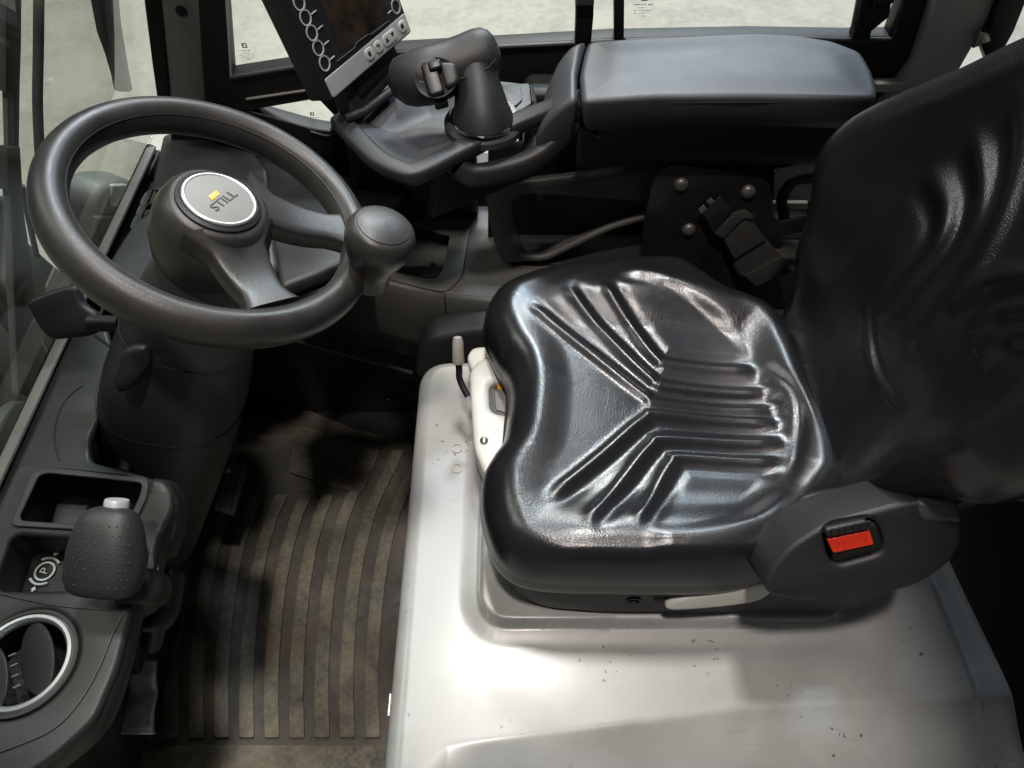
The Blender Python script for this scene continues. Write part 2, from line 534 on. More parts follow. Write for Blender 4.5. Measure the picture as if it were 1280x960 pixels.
def glass(name, tint, refl, dirt=.06):
    m = bpy.data.materials.new(name)
    m.use_nodes = True
    nt = m.node_tree
    nt.nodes.remove(nt.nodes['Principled BSDF'])
    out = nt.nodes['Material Output']
    t = N(m, 'ShaderNodeBsdfTransparent'); t.inputs[0].default_value = (*tint, 1)
    g = N(m, 'ShaderNodeBsdfGlossy'); g.inputs['Roughness'].default_value = .02
    fr = N(m, 'ShaderNodeLayerWeight', Blend=.5)
    pw = N(m, 'ShaderNodeMath', operation='POWER'); pw.inputs[1].default_value = 5
    ml = N(m, 'ShaderNodeMath', operation='MULTIPLY_ADD'); ml.inputs[1].default_value = .9 * refl; ml.inputs[2].default_value = .035 * refl
    nt.links.new(fr.outputs['Facing'], pw.inputs[0]); nt.links.new(pw.outputs[0], ml.inputs[0])
    mx = N(m, 'ShaderNodeMixShader')
    nt.links.new(ml.outputs[0], mx.inputs[0])
    nt.links.new(t.outputs[0], mx.inputs[1]); nt.links.new(g.outputs[0], mx.inputs[2])
    df = N(m, 'ShaderNodeBsdfDiffuse'); df.inputs[0].default_value = (.55, .55, .50, 1)
    tc = N(m, 'ShaderNodeTexCoord')
    nz = N(m, 'ShaderNodeTexNoise', Scale=6.0, Detail=8.0, Roughness=.7)
    mr = N(m, 'ShaderNodeMapRange'); mr.inputs['From Min'].default_value = .42; mr.inputs['From Max'].default_value = .75
    mr.inputs['To Max'].default_value = dirt
    m2 = N(m, 'ShaderNodeMixShader')
    nt.links.new(tc.outputs['Object'], nz.inputs['Vector']); nt.links.new(nz.outputs['Fac'], mr.inputs[0])
    nt.links.new(mr.outputs[0], m2.inputs[0]); nt.links.new(mx.outputs[0], m2.inputs[1]); nt.links.new(df.outputs[0], m2.inputs[2])
    nt.links.new(m2.outputs[0], out.inputs['Surface'])
    return m
GLASS_FRONT = glass('windscreen_glass', (.84, .87, .83), .9, .12)
GLASS_SIDE = glass('side_glass', (.96, .97, .95), .5)
SCREEN = mat('screen_brown_reflection', (.034, .023, .016), .16, mottle=.8, mscale=22)  # brown mottle paints a reflection into the screen colour
BEZEL = mat('bezel', (.016, .017, .021), .30)

# ------------------------------------------------------------------ setting
def grid_plane(name, x0, x1, y0, y1, z, m, kind='structure'):
    o = mesh(name, [(x0, y0, z), (x1, y0, z), (x1, y1, z), (x0, y1, z)], [(0, 1, 2, 3)], m, None, 0)
    o['kind'] = kind
    return o
grid_plane('hall_floor', -30, 30, -30, 30, -1.05, CONCRETE)
cf = cut('cab_floor', level(-.436), [(-.66, -.56), (.75, -.56), (.75, .64), (-.66, .64)], SEAL, t=.02, bev=.002)
cf['kind'] = 'structure'
bw = cut('cab_front_wall', Fr((-.672, 0, 0), (0, 1, 0), (0, 0, 1)), [(-.56, -.45), (.63, -.45), (.63, .13), (-.56, .13)], PL_BLACK, t=.012)
bw['kind'] = 'structure'
rw = cut('cab_rear_wall', Fr((.86, 0, 0), (0, -1, 0), (0, 0, 1)), [(-.64, -.45), (.56, -.45), (.56, .30), (-.64, .30)], MATT, t=.02)
rw['kind'] = 'structure'

# ------------------------------------------------------------------ floor mat with single ribs
MZ = -.430
mt = thing('floor_mat', P(350, 760, z=MZ), 'dusty brown ribbed rubber floor mat in the footwell', 'floor mat')
fm = level(MZ)
cutpx('base', fm, [(120, 960), (150, 720), (215, 640), (300, 520), (380, 510), (440, 535), (545, 560), (545, 1020), (110, 1020)], MAT_GROOVE, mt, t=.005, r=.02)
fr_ = level(MZ + .005)
cutpx('heel_pad', fr_, [(372, 531), (418, 543), (474, 565), (452, 617), (410, 606), (360, 590)], MAT_RIB, mt, t=.006, bev=.0015, r=.012)
cutpx('heel_strip', fr_, [(120, 950), (220, 931), (490, 931), (490, 1000), (110, 1000)], MAT_RIB, mt, t=.006, bev=.0015, r=.006)
ys = [922, 875, 830, 780, 730, 685, 645, 618, 600, 580, 562]
off = [0, -1, 0, 4, 10, 19, 31, 43, 53, 64, 72]
for k in range(10):
    x0 = 182 + 31.5 * k
    top = 8 if k < 7 else 11
    L, R_ = [], []
    for y_, o_ in list(zip(ys, off))[:top]:
        sc = 1 - .25 * (922 - y_) / 360
        xx = x0 + o_ * (1.0 if k < 6 else .92) + (k - 5) * -.8 * (922 - y_) / 320
        L.append((xx - 9.5 * sc, y_)); R_.append((xx + 9.5 * sc, y_))
    cutpx('rib', fr_, L + R_[::-1], MAT_RIB, mt, t=.0055, bev=.0014, r=.004)

# ------------------------------------------------------------------ white hood
hood = thing('engine_hood', (.2, -.1, 0), 'scuffed white painted steel hood carrying the black seat', 'hood')
pa, pb = P(1190, 712, z=0), P(1280, 898, z=0)
ho = [(-.158, -.80), (pb[0] + .10, -.80), (pb[0], pb[1]), (pa[0], pa[1]), (pa[0] - .02, .225), (-.158, .225)]
ho = rnd(ho, [.02, .02, .08, .08, .02, .055], 10)
def hood_fn(x, y, d):
    h = np.zeros_like(x)
    # raised seat plinth
    pr = rnd([(-.045, -.242), (.455, -.242), (.455, .30), (-.045, .30)], .045, 8)
    q = np.stack([x, y], 1)
    dd, _, _ = seg_dist(q, pr, True)
    ins = (x > -.045) & (x < .455) & (y > -.242)
    cx = np.clip(x, 0, .41); cy = np.maximum(y, -.197)
    corner = ((x < 0) | (x > .41)) & (y < -.197)
    ins &= ~(corner & (np.hypot(x - cx, y - cy) > .045))
    sd = np.where(ins, dd, -dd)
    h += .016 * sstep(-.0048, .0055, sd)
    h += .004 * sstep(-.03, .0, sd) * (sd < 0)
    # near side falls away below a crease
    yc = np.interp(x, [-.16, -.08, .30, .60, .7], [-.43, -.389, -.345, -.333, -.33])
    g = yc - y
    h -= .42 * np.where(g > 0, np.sqrt(g * g + .004 ** 2) - .004, 0) * sstep(-.13, -.02, x)
    # weld seam at the rear flange
    xs = .586 + (-.2 - y) * .05
    h += .0035 * np.exp(-((x - xs) / .0035) ** 2) * sstep(-.36, -.34, y) * sstep(-.17, -.2, y)
    h += .05 * sstep(.50, .63, x) ** 1.5 * sstep(-.40, -.30, y) * .35
    return h
pillow('hood_panel', level(0), ho, (.2, -.12), -.022, .024, .022, hood_fn, [(0, .01), (0, .12), (.0, .44)], HOOD, hood, na=800, nr=230, power=1.2, sharp=0)
GLUE = mat('old_glue', (.52, .49, .38), .5)
for q in ((571, 560), (571, 585)):
    c = P(*q, z=.0012)
    lathe('glue_ring', Fr(c, (1, 0, 0), (0, 1, 0)), [(.0066, 0), (.0072, .0006), (.0082, .0006), (.0088, 0)], GLUE, hood, n=24, cap=False)
cs = P(489, 880, z=-.02)
box('seam_chip', Fr(cs, (0, 1, 0), (0, 0, 1)), -.015, .012, -.003, .003, STEEL, hood, t=.004)

# ------------------------------------------------------------------ seat
seat = thing('driver_seat', (.2, 0, .03), 'glossy black leather driver seat with chevron pleats on the white hood', 'seat')
z1 = .16
cush = [(606, 408, z1), (604, 388, z1), (611, 368, z1), (628, 350, z1), (664, 336, z1), (702, 328, z1), (760, 322, z1), (812, 319, z1), (852, 322, z1), (880, 337, z1),
        (908, 356, z1), (938, 367, z1), (966, 380, z1), (990, 405, z1), (1010, 445, z1), (1028, 500, .15), (1046, 545, .14), (1054, 590, .13), (1052, 625, .125),
        (1030, 655, .12), (1000, 684, .12), (975, 712, .12), (945, 728, .12), (900, 735, .12), (840, 737, .12), (760, 736, .12), (690, 734, .12), (648, 726, .12), (624, 708, .12),
        (611, 680, .125), (602, 640, .13), (603, 600, .135), (614, 574, .14), (628, 550, .145), (634, 520, .15), (637, 490, .15), (632, 462, .155), (618, 436, .16)]
co = [tuple(P(a, b, z=c)[:2]) for a, b, c in cush]
co = spline(co, 8)
ZT = .19
fl = lambda l: [tuple(P(a, b, z=ZT)[:2]) for a, b in l]
def bend(l):
    l = fl(l)
    return rnd([l[0]] + l[1:-1] + [l[-1]], .03, 5)[6:-6] if False else spline(l, 6, False)
pleat = [[(657, 374), (735, 432), (806, 483), (835, 493), (1000, 500)],
         [(703, 358), (765, 418), (812, 459), (840, 470), (988, 479)],
         [(750, 355), (790, 400), (822, 436), (845, 443), (962, 450)],
         [(678, 624), (750, 565), (806, 515), (835, 507), (1002, 516)],
         [(726, 657), (775, 600), (815, 549), (842, 538), (1002, 541)],
         [(790, 657), (815, 618), (842, 570), (862, 560), (995, 566)]]
pleat = [bend(l) for l in pleat]
arc_far = bend([(765, 347), (830, 355), (900, 390), (945, 430), (966, 450)])
arc_near = bend([(800, 664), (870, 662), (940, 640), (985, 600), (996, 570)])
def cush_fn(x, y, d):
    q = np.stack([x, y], 1)
    h = np.zeros_like(x)
    yc = .005
    v = (y - yc) / .235
    core = sstep(.03, .09, d)
    # side bolsters and a rise to the front edge, dip towards the back
    h += .020 * sstep(.55, .92, np.abs(v)) * sstep(.0, .10, d) * sstep(.0, .10, x)
    h -= .020 * core * np.exp(-((x - .30) / .13) ** 2) * np.exp(-(v / .75) ** 2)
    h -= .008 * core
    h += .004 * np.exp(-((x - .01) / .05) ** 2) * core
    for i, l in enumerate(pleat):
        far = i < 3
        dd, s, side = seg_dist(q, l)
        sg = dd * side * (1 if far else -1)          # positive towards the outside (far or near)
        fade = sstep(0, .10, s) * (1 - sstep(.86, .985, s)) * (dd < .04)
        h += fade * (.0054 * np.exp(-(sg / .0084) ** 2) - .0026 * np.exp(-((sg - .0170) / .009) ** 2))
    for l in (arc_far, arc_near):
        dd, s, side = seg_dist(q, l)
        fade = sstep(0, .15, s) * (1 - sstep(.62, .9, s)) * (dd < .05)
        sg = dd * side * (1 if l is arc_far else -1)
        h += fade * .006 * (sstep(-.012, .012, sg) - sstep(.012, .05, sg))
    # crease between cushion and rear end
    dd, s, side = seg_dist(q, bend([(962, 446), (995, 480), (1006, 520), (1000, 560), (985, 600)]))
    h -= .003 * np.exp(-(dd / .008) ** 2) * (np.sin(s * math.pi) ** .5)
    return h
pillow('cushion', level(0), co, (.19, 0), .125, lambda x, y: .050 - .024 * sstep(-.10, -.19, y) * sstep(.0, .07, x), .062, cush_fn, [(-.002, .008), (-.001, .020), (.006, .032), (.016, .036)], LEATHER, seat, na=720, nr=200, power=1.35)

# black shell under the cushion, with embossed maker's mark
sh = [(622, 655), (622, 700), (640, 738), (680, 757), (760, 763), (1060, 763), (1108, 748), (1130, 700), (1090, 500), (1000, 420), (700, 400), (640, 440)]
fs = level(.10)
shell2 = [tuple(P(a, b, z=.035)[:2]) for a, b in sh]
cut('shell', fs, rnd(ccw(shell2), .03), PL_DARK, seat, t=.075, bev=.006)
fw = Fr((0, P(800, 761, z=.035)[1] - .0035, 0), (1, 0, 0), (0, 0, 1))
a, b = fw.px(792, 751)
lathe('emblem', Fr(fw.at(a, b, .0), fw.u, fw.v), [(.0095, -.002), (.0095, .0012), (.0072, .0012), (.0070, -.001)], SEAL, seat, n=28)
lathe('emblem_foot', Fr(fw.at(a, b - .006, .0), fw.u, fw.v), [(.0045, -.001), (.0045, .0014), (.0, .0014)], PL_BLACK, seat, n=16)
a, b = fw.px(833, 750)
text('lettering', 'GR', fw, a, b, .019, 0, SEAL, seat, ext=.0008, sx=1.35)

# hip housing with belt buckle
fh = Fr(P(1085, 690, y=-.245), (1, 0, 0), (0, .62, .78))
fh = Fr(fh.o, unit(fh.u + .10 * fh.v), fh.v)
hip = [(955, 742), (962, 716), (985, 685), (1030, 656), (1085, 640), (1140, 626), (1190, 624), (1204, 645), (1203, 680), (1188, 706), (1145, 734), (1085, 748), (1000, 753)]
hole = [(1027, 658), (1096, 646), (1110, 690), (1040, 710)]
cutpx('hip_housing', fh, hip, PL_HIP, seat, t=.075, bev=.006, holes=[hole], r=.018)
fh2 = fh.up(.003)
cutpx('hinge_cap', fh2, [(1146, 628), (1192, 622), (1203, 640), (1205, 655), (1152, 652)], PL_GREY, seat, t=.03, bev=.006, r=.008)
bk = cutpx('belt_buckle', fh.up(-.004), [(1031, 664), (1098, 652), (1107, 688), (1042, 706)], SEAL, seat, t=.05, bev=.005, r=.006)
cutpx('release_button', fh.up(.0015), [(1034, 674), (1087, 663), (1093, 681), (1042, 692)], RED, bk, t=.008, bev=.0015, r=.003)
cutpx('buckle_lip', fh.up(.008), [(1031, 662), (1085, 650), (1090, 662), (1034, 673)], PL_BLACK, bk, t=.012, bev=.003, r=.005)
for k in range(6):
    tube('lip_rib', [fh.up(.0085).at(*fh.px(1036 + k * 9, 657 - k * 1.9)), fh.up(.0085).at(*fh.px(1038 + k * 9, 664 - k * 1.9))], .0022, PL_BLACK, bk, n=8)
# recline lever
fl_ = Fr((0, -.272, 0), (1, 0, 0), (0, .35, 1))
lv = cutpx('recline_lever', fl_, [(833, 758), (850, 750), (900, 740), (940, 732), (958, 730), (967, 738), (952, 751), (920, 758), (870, 763), (838, 764)], CREAM, seat, t=.014, bev=.005, sm=5)
cutpx('lever_recess', fl_.up(-.008), [(852, 750), (866, 736), (890, 728), (935, 727), (955, 732), (900, 748)], SEAL, seat, t=.02, bev=.004, sm=4)
cutpx('torn_patch', Fr((0, -.252, 0), (1, 0, 0), (0, .35, 1)), [(881, 727), (890, 722), (905, 722), (916, 726), (903, 731), (886, 732)], BOLT, seat, t=.004, bev=.001)

# backrest
TB = math.radians(22)
fb = Fr((.425, 0, .16), (0, -1, 0), (math.sin(TB), 0, math.cos(TB)))          # normal faces the wheel
bpx = [(1280, 36), (1205, 82), (1135, 120), (1090, 148), (1058, 180), (1034, 220), (1016, 265), (1004, 315), (999, 362)]
WING = .06
fbw = fb.up(WING)
bo = [fbw.px(*p) for p in bpx]
bo = [(-abs(a), b) for a, b in bo]
bo = bo[:-2] + [(-.225, .09), (-.21, .03), (-.19, -.04), (-.10, -.06)]
near = [(-a * (1 - .12 * float(sstep(.42, .25, b))), b) for a, b in bo[::-1]]
bo = bo + near + [(.13, .50), (0, .52), (-.15, .50)]
print('backrest', [tuple(np.round(q, 3)) for q in bo])
bol = spline(bo, 8)
fbf = fb.up(.07)
bf = lambda l: spline([fbf.px(*p) for p in l], 6, False)
bp1 = [bf([(1150, 205), (1166, 250), (1156, 300), (1115, 358), (1085, 395)]), bf([(1205, 150), (1212, 230), (1190, 300), (1142, 362), (1102, 415)]), bf([(1265, 100), (1248, 220), (1212, 310), (1162, 382), (1122, 435)])]
bp2 = [bf([(1170, 385), (1215, 345), (1280, 335), (1350, 345)]), bf([(1190, 410), (1225, 378), (1280, 372), (1350, 385)]), bf([(1205, 440), (1235, 412), (1280, 408), (1340, 425)])]
barc = bf([(1062, 375), (1064, 420), (1072, 460), (1090, 490), (1115, 508)])
def back_fn(a, b, d):
    q = np.stack([a, b], 1)
    h = WING * sstep(.06, .30, np.abs(a)) * sstep(-.02, .13, b) * np.where(a > 0, .75, 1)
    v = a / .26
    h += .018 * sstep(.45, .9, np.abs(v)) * sstep(0, .08, d)
    h -= .008 * sstep(.03, .12, d)
    h += .008 * np.exp(-((b - .12) / .12) ** 2) * np.exp(-(v / .7) ** 2)
    h -= .036 * (1 - sstep(.0, .24, b))
    for l in bp1 + bp2:
        dd, s, side = seg_dist(q, l)
        fade = np.sin(np.clip(s, 0, 1) * math.pi) ** .6 * (dd < .05)
        h += (.62 if any(l is k for k in bp1) else .9) * fade * (.009 * np.exp(-(dd / .0125) ** 2) - .007 * np.exp(-((dd * side + .024) / .012) ** 2))
    dd, s, side = seg_dist(q, barc)
    h += np.sin(np.clip(s, 0, 1) * math.pi) ** .6 * .007 * np.exp(-(dd / .008) ** 2) * (dd < .05)
    return h
pillow('backrest', fb, bol, (0, .15), 0, .055, .055, back_fn, [(-.002, .01), (0, .025), (.01, .05), (.03, .075)], LEATHER, seat, na=560, nr=150, power=1.4)
cut('backrest_shell', fb.up(-.03), [tuple(np.array([0, .15]) + .93 * (np.array(q) - np.array([0, .15]))) for q in bol], PL_BLACK, seat, t=.05, bev=.015)
# recliner mechanism between cushion and backrest
tube('recliner_bar', [(.50, -.20, .12), (.50, .20, .12)], .03, PL_BLACK, seat, n=20)

# suspension front frame with handle
sus = seat
fg = Fr(P(605, 520, z=.085), (1, 0, 0), (0, 1, .10))
cutpx('suspension_frame', fg, [(586, 462), (600, 447), (622, 442), (640, 448), (660, 470), (660, 600), (620, 606), (605, 592), (592, 560), (588, 500)], CREAM, sus, t=.05, bev=.009, r=.014,
      holes=[[(611, 478), (640, 474), (645, 520), (612, 514)]])
cutpx('weight_scale_box', fg.up(-.012), [(606, 472), (648, 470), (650, 526), (606, 520)], PL_GREY, sus, t=.03, bev=.002, r=.003)
cutpx('amber_scale', fg.up(-.008), [(621, 480), (628, 479), (629, 486), (622, 487)], AMBER, sus, t=.006, bev=.001)
cutpx('scale_window', fg.up(-.009), [(618, 488), (632, 486), (633, 516), (620, 512)], SILVER_DULL, sus, t=.006, bev=.001, r=.003)
c = fg.at(*fg.px(605, 551), 0.0)
lathe('frame_bolt', Fr(c, fg.u, fg.v), [(.0062, 0), (.0058, .002), (.004, .0034), (0, .0038)], STEEL, sus, n=20)
for dx_, dy_, l_ in ((0, 0, .009), (.004, .004, .006), (.004, -.005, .006), (.009, .001, .008)):
    q_ = np.array(fg.px(619, 541)) + (dx_, dy_)
    tube('moulded_scale_mark', [fg.at(q_[0], q_[1]), fg.at(q_[0] + .002, q_[1] + l_)], .0009, CREAM, sus, n=6)
p0, p1 = P(573, 447, z=.13), P(575, 475, z=.10)
tube('lever_rod', spline([p1 + np.array([.012, -.02, -.015]), p1, P(574, 462, z=.115), p0], 6, False), .0052, METAL_BLACK, sus, n=12)
lathe('lever_knob', Fr(P(573, 454, z=.128), *axes(unit(P(572, 420, z=.165) - P(573, 454, z=.128)))), [(.0085, 0), (.0092, .003), (.0085, .02), (.0082, .034), (.006, .041), (0, .043)], KNOBGREY, sus, n=24, sq=1.0)
fw2 = Fr(P(592, 436, z=.06), (1, 0, 0), (0, 1, .25))
cutpx('frame_cap', fw2, [(583, 446), (590, 434), (608, 432), (630, 440), (640, 460), (590, 465)], CREAM, sus, t=.04, bev=.006, r=.01)

# ------------------------------------------------------------------ right side of the cab: pillars, windows, wall panels
YW = .64
fwall = wall(YW)
pill = thing('front_pillar', P(215, 120, y=YW), 'grey front corner post between windscreen and side window', 'pillar')
fpl = wall(YW - .012)
cutpx('post', fpl, [(196, -30), (246, -30), (258, 60), (262, 150), (214, 150), (208, 100)], PILLAR, pill, t=.05, bev=.006)
cutpx('seal_strip', wall(YW - .018), [(176, -30), (197, -30), (211, 110), (211, 150), (200, 150), (190, 80)], SEAL, pill, t=.05, bev=.003)
lathe('hole_plug', Fr(fpl.at(*fpl.px(227, 14), .0005), fpl.u, fpl.v), [(.0095, 0), (.0085, .0012), (0, .0012)], SEAL, pill, n=24)

sw = thing('side_window', P(700, 50, y=YW), 'black framed right side window with latches above the armrest', 'window')
fsw = wall(YW - .02)
def reach(p, q, z):
    a, b = np.array(fsw.px(*p)), np.array(fsw.px(*q))
    return tuple(a + (b - a) * (z - a[1]) / (b[1] - a[1]))
fp_ = lambda *l: [fsw.px(*q) for q in l]
op1 = fp_((290, 94), (484, 64), (718, 51), (770, 48)) + [(reach((770, 48), (770, -60), 1.2)), reach((290, 94), (278, -60), 1.2)]
op2 = fp_((779, 48), (940, 45), (1060, 47), (1112, 46)) + [reach((1112, 46), (1150, -60), 1.2), reach((779, 48), (779, -60), 1.2)]
op3 = [(310, 139), (397, 124), (426, 154), (412, 165), (388, 161)]
out_ = [reach((256, 140), (247, 0), 1.30), reach((1190, 20), (1240, -90), 1.30)] + fp_((1190, 20), (1120, 110), (1100, 135), (660, 140), (480, 165), (425, 200), (380, 215), (256, 140))
cut('frame', fsw, ccw(out_), SEAL, sw, .035, .004, [ccw(op1), ccw(op2), ccw(fp_(*op3))])
gp_ = [reach((290, 94), (275, -60), 1.25), reach((1120, 46), (1160, -60), 1.25)] + fp_((1120, 60), (480, 75), (280, 108))
cut('pane', wall(YW + .002), ccw(gp_), GLASS_SIDE, sw, t=.005, bev=.0005)
cutpx('lower_pane', wall(YW + .003), [(300, 138), (400, 118), (435, 154), (415, 172), (380, 168)], GLASS_SIDE, sw, t=.004, bev=.0005)
# thin trim round the openings, catching the light
fin = wall(YW - .022)
def strip(name, l, r_, m, par, fr=fin, flat=1.0):
    pts = [fr.at(*fr.px(*q)) for q in l]
    return tube(name, spline(pts, 6, False) if len(pts) > 2 else pts, r_, m, par, n=8, flat=flat)
strip('sill_trim', [(288, 97), (484, 68), (718, 54), (768, 51)], .004, PL_GREY, sw)
strip('sill_trim', [(782, 51), (940, 47), (1060, 50), (1114, 49)], .004, PL_GREY, sw)
strip('corner_trim', [(281, -40), (289, 95)], .0022, SILVER, sw)
strip('corner_trim', [(1116, 46), (1140, -30)], .0022, PL_GREY, sw)
strip('brace_trim', [(308, 124), (389, 112)], .0025, PILLAR, sw)
strip('lower_trim', [(388, 165), (414, 170), (430, 155)], .003, PL_BLACK, sw)
cutpx('sliding_rail', wall(YW - .024), [(767, -60), (781, -60), (780, 50), (768, 50)], SEAL, sw, t=.02, bev=.002)
def etched(par, cx, cy, fr, s=1.0):
    rng = random.Random(int(cx))
    m = ETCH
    a, b = fr.px(cx, cy)
    u = .0115 * s
    V, F = [], []
    def quad(x0, x1, y0, y1):
        i = len(V)
        for x, y in ((x0, y0), (x1, y0), (x1, y1), (x0, y1)): V.append(fr.at(a + x, b + y, .0002))
        F.append((i, i + 1, i + 2, i + 3))
    for (x0, x1, y0, y1) in ((-.6, .6, .35, .6), (-.6, .6, -.6, -.35), (-.6, -.3, -.35, .35), (.3, .6, -.35, .35), (-.3, .0, -.05, .2)):
        quad(x0 * u, x1 * u, y0 * u + .012 * s, y1 * u + .012 * s)
    for row, (n, hw, th) in enumerate(((11, 1.9, .26), (8, 1.0, .13), (10, 1.7, .18), (9, 1.6, .18), (5, .8, .2))):
        y0 = -.004 * s - row * .0062 * s
        for k in range(n):
            if rng.random() < .18: continue
            x0 = -hw * u + 2 * hw * u * k / n
            quad(x0, x0 + 2 * hw * u / n * rng.uniform(.4, .8), y0, y0 + th * u * rng.uniform(.5, 1.0))
    return mesh('etched_mark', V, F, m, par, 0)
fgl = wall(YW - .0045)
etched(sw, 307, 62, fgl, .62); etched(sw, 391, 146, wall(YW - .0025), .5); etched(sw, 805, 4, fgl, .75)
# latches
la = cutpx('latch', wall(YW - .03), [(717, -50), (744, -50), (742, 22), (739, 54), (719, 54), (720, 20)], SEAL, sw, t=.03, bev=.004)
cutpx('latch_clip', wall(YW - .04), [(718, -40), (742, -40), (743, 9), (720, 9)], PL_GREY, la, t=.03, bev=.004, r=.004)
lb = cutpx('latch', wall(YW - .03), [(1083, -40), (1122, -40), (1112, 22), (1090, 40), (1088, 52), (1066, 52), (1072, 30)], SEAL, sw, t=.03, bev=.004)
cutpx('latch_clip', wall(YW - .045), [(1086, -30), (1120, -26), (1119, 4), (1092, 18), (1094, 2)], METAL_BLACK, lb, t=.025, bev=.005, r=.004)
cutpx('latch_plate', wall(YW - .02), [(1075, -20), (1088, -20), (1086, 24), (1080, 38), (1064, 36)], PILLAR, lb, t=.006, bev=.001)

rp = thing('rear_pillar', P(1160, 60, y=YW - .03), 'broad pale grey rear corner post behind the seat', 'pillar')
frp = Fr((0, YW - .035, 0), (1, 0, 0), (0, 0, 1))
cutpx('post', frp, [(1185, -60), (1290, -60), (1244, 14), (1200, 90), (1120, 170), (1070, 170), (1140, 78)], PILLAR_REAR, rp, t=.04, bev=.01)
cutpx('seal_strip', wall(YW - .05), [(1262, -40), (1300, -40), (1268, 40), (1240, 90), (1228, 60)], SEAL, rp, t=.04, bev=.004)
cutpx('belt_loop', wall(YW - .055), [(1226, 40), (1237, 42), (1240, 52), (1215, 62)], STEEL, rp, t=.01, bev=.003, r=.004)
cutpx('sill_ledge', wall(YW - .045), [(1094, 105), (1130, 104), (1128, 116), (1096, 116)], PILLAR_REAR, rp, t=.02, bev=.003)

wp = thing('side_wall_panel', (.1, YW, .1), 'black inner wall panel below the side window', 'wall panel')
cutpx('upper_panel', wall(YW - .008), [(214, 148), (460, 168), (560, 158), (570, 220), (420, 320), (210, 270)], PL_BLACK, wp, t=.015, bev=.003)
cutpx('rear_panel', wall(YW - .009), [(566, 140), (1130, 112), (1250, 130), (1250, 420), (566, 420), (566, 214), (648, 214), (648, 158), (566, 158)], PL_BLACK, wp, t=.015, bev=.003)

for q in ((810, 172), (915, 166), (1003, 178), (780, 196)):
    a, b = wall(YW - .010).px(*q)
    lathe('panel_screw', Fr(wall(YW - .0095).at(a, b), (1, 0, 0), (0, 0, 1)), [(.007, 0), (.0065, .003), (.004, .003), (.0035, .001), (0, .001)], BOLT, wp, n=16)
tube('loose_wire', spline([P(1004, 172, y=YW - .02), P(1002, 190, y=YW - .03), P(1006, 205, y=YW - .03), P(998, 222, y=YW - .03)], 6, False), .002, SEAL, wp, n=8)
for y_ in (162, 184):
    strip('panel_rib', [(735, y_), (1000, y_ - 4)], .003, PL_DARK, wp, fr=wall(YW - .010))

# ------------------------------------------------------------------ right console with tray and bin
rc = thing('side_console', P(560, 330, z=.02), 'dark plastic side console with open tray and storage bin right of the seat', 'console')
fc = level(.025)
top = [(330, 235), (420, 262), (452, 330), (478, 346), (556, 366), (610, 372), (700, 360), (1010, 330), (1010, 200), (600, 190), (430, 185)]
tray = [(452, 252), (556, 290), (572, 285), (566, 335), (552, 356), (480, 340)]
cutpx('top_panel', fc, top, PL_CONS, rc, t=.012, bev=.004, r=.012, holes=[tray])
cutpx('tray_rim', level(.029), [(444, 246), (556, 283), (588, 283), (578, 345), (560, 364), (536, 361), (478, 346)], PL_CONS, rc, t=.006, bev=.0025, r=.014,
      holes=[[(452, 254), (552, 293), (562, 293), (556, 330), (545, 350), (482, 337)]])
cutpx('tray_floor', level(.003), [(430, 240), (590, 280), (590, 380), (470, 360)], PL_CONS, rc, t=.006)
lathe('tray_plug', Fr(P(541, 330, z=.004), (1, 0, 0), (0, 1, 0)), [(.005, 0), (.004, .002), (0, .002)], SEAL, rc, n=16)
# near face: loft from the top edge down to the lower trim
edge = [(300, 300), (360, 318), (420, 334), (478, 348), (556, 367), (612, 372), (680, 370)]
E3 = [P(a, b, z=.022) for a, b in edge]
def face(name, i0, i1, m):
    pts = E3[i0:i1]
    secs = []
    for dy, z in ((.0, .022), (-.006, .016), (-.010, .0), (-.010, -.06), (-.004, -.12), (.004, -.19)):
        secs.append([p + np.array([0, dy, z - .022]) for p in pts])
    V = np.vstack(secs); k = len(pts)
    F = [(i * k + j, i * k + j + 1, (i + 1) * k + j + 1, (i + 1) * k + j) for i in range(len(secs) - 1) for j in range(k - 1)]
    o = mesh(name, V, F, m, rc, 40)
    md = o.modifiers.new('thickness', 'SOLIDIFY'); md.thickness = .004; md.offset = -1
    return o
face('front_face', 0, 5, PL_CONS)
E3[4] = E3[4] + np.array([.002, 0, 0])
face('seat_side_face', 4, 7, PL_CONS)
ylow = E3[3][1]
tube('lower_trim', [P(300, 404, y=ylow), P(392, 432, y=ylow), P(515, 466, y=ylow)], .0045, PL_GREY, rc, n=10)
cut('kick_panel', wall(ylow + .02), [(-.66, -.45), (.1, -.45), (.1, .005), (-.66, .005)], PL_BLACK, rc, t=.03)
lathe('drain_plug', Fr(P(486, 502, y=ylow + .018), (1, 0, 0), (0, 0, 1)), [(.012, 0), (.011, .003), (.006, .002), (0, .002)], SEAL, rc, n=20)
cutpx('corner_block', wall(.285), [(518, 475), (522, 444), (538, 424), (600, 412), (660, 412), (660, 475)], PL_DARK, rc, t=.06, bev=.012, r=.02)
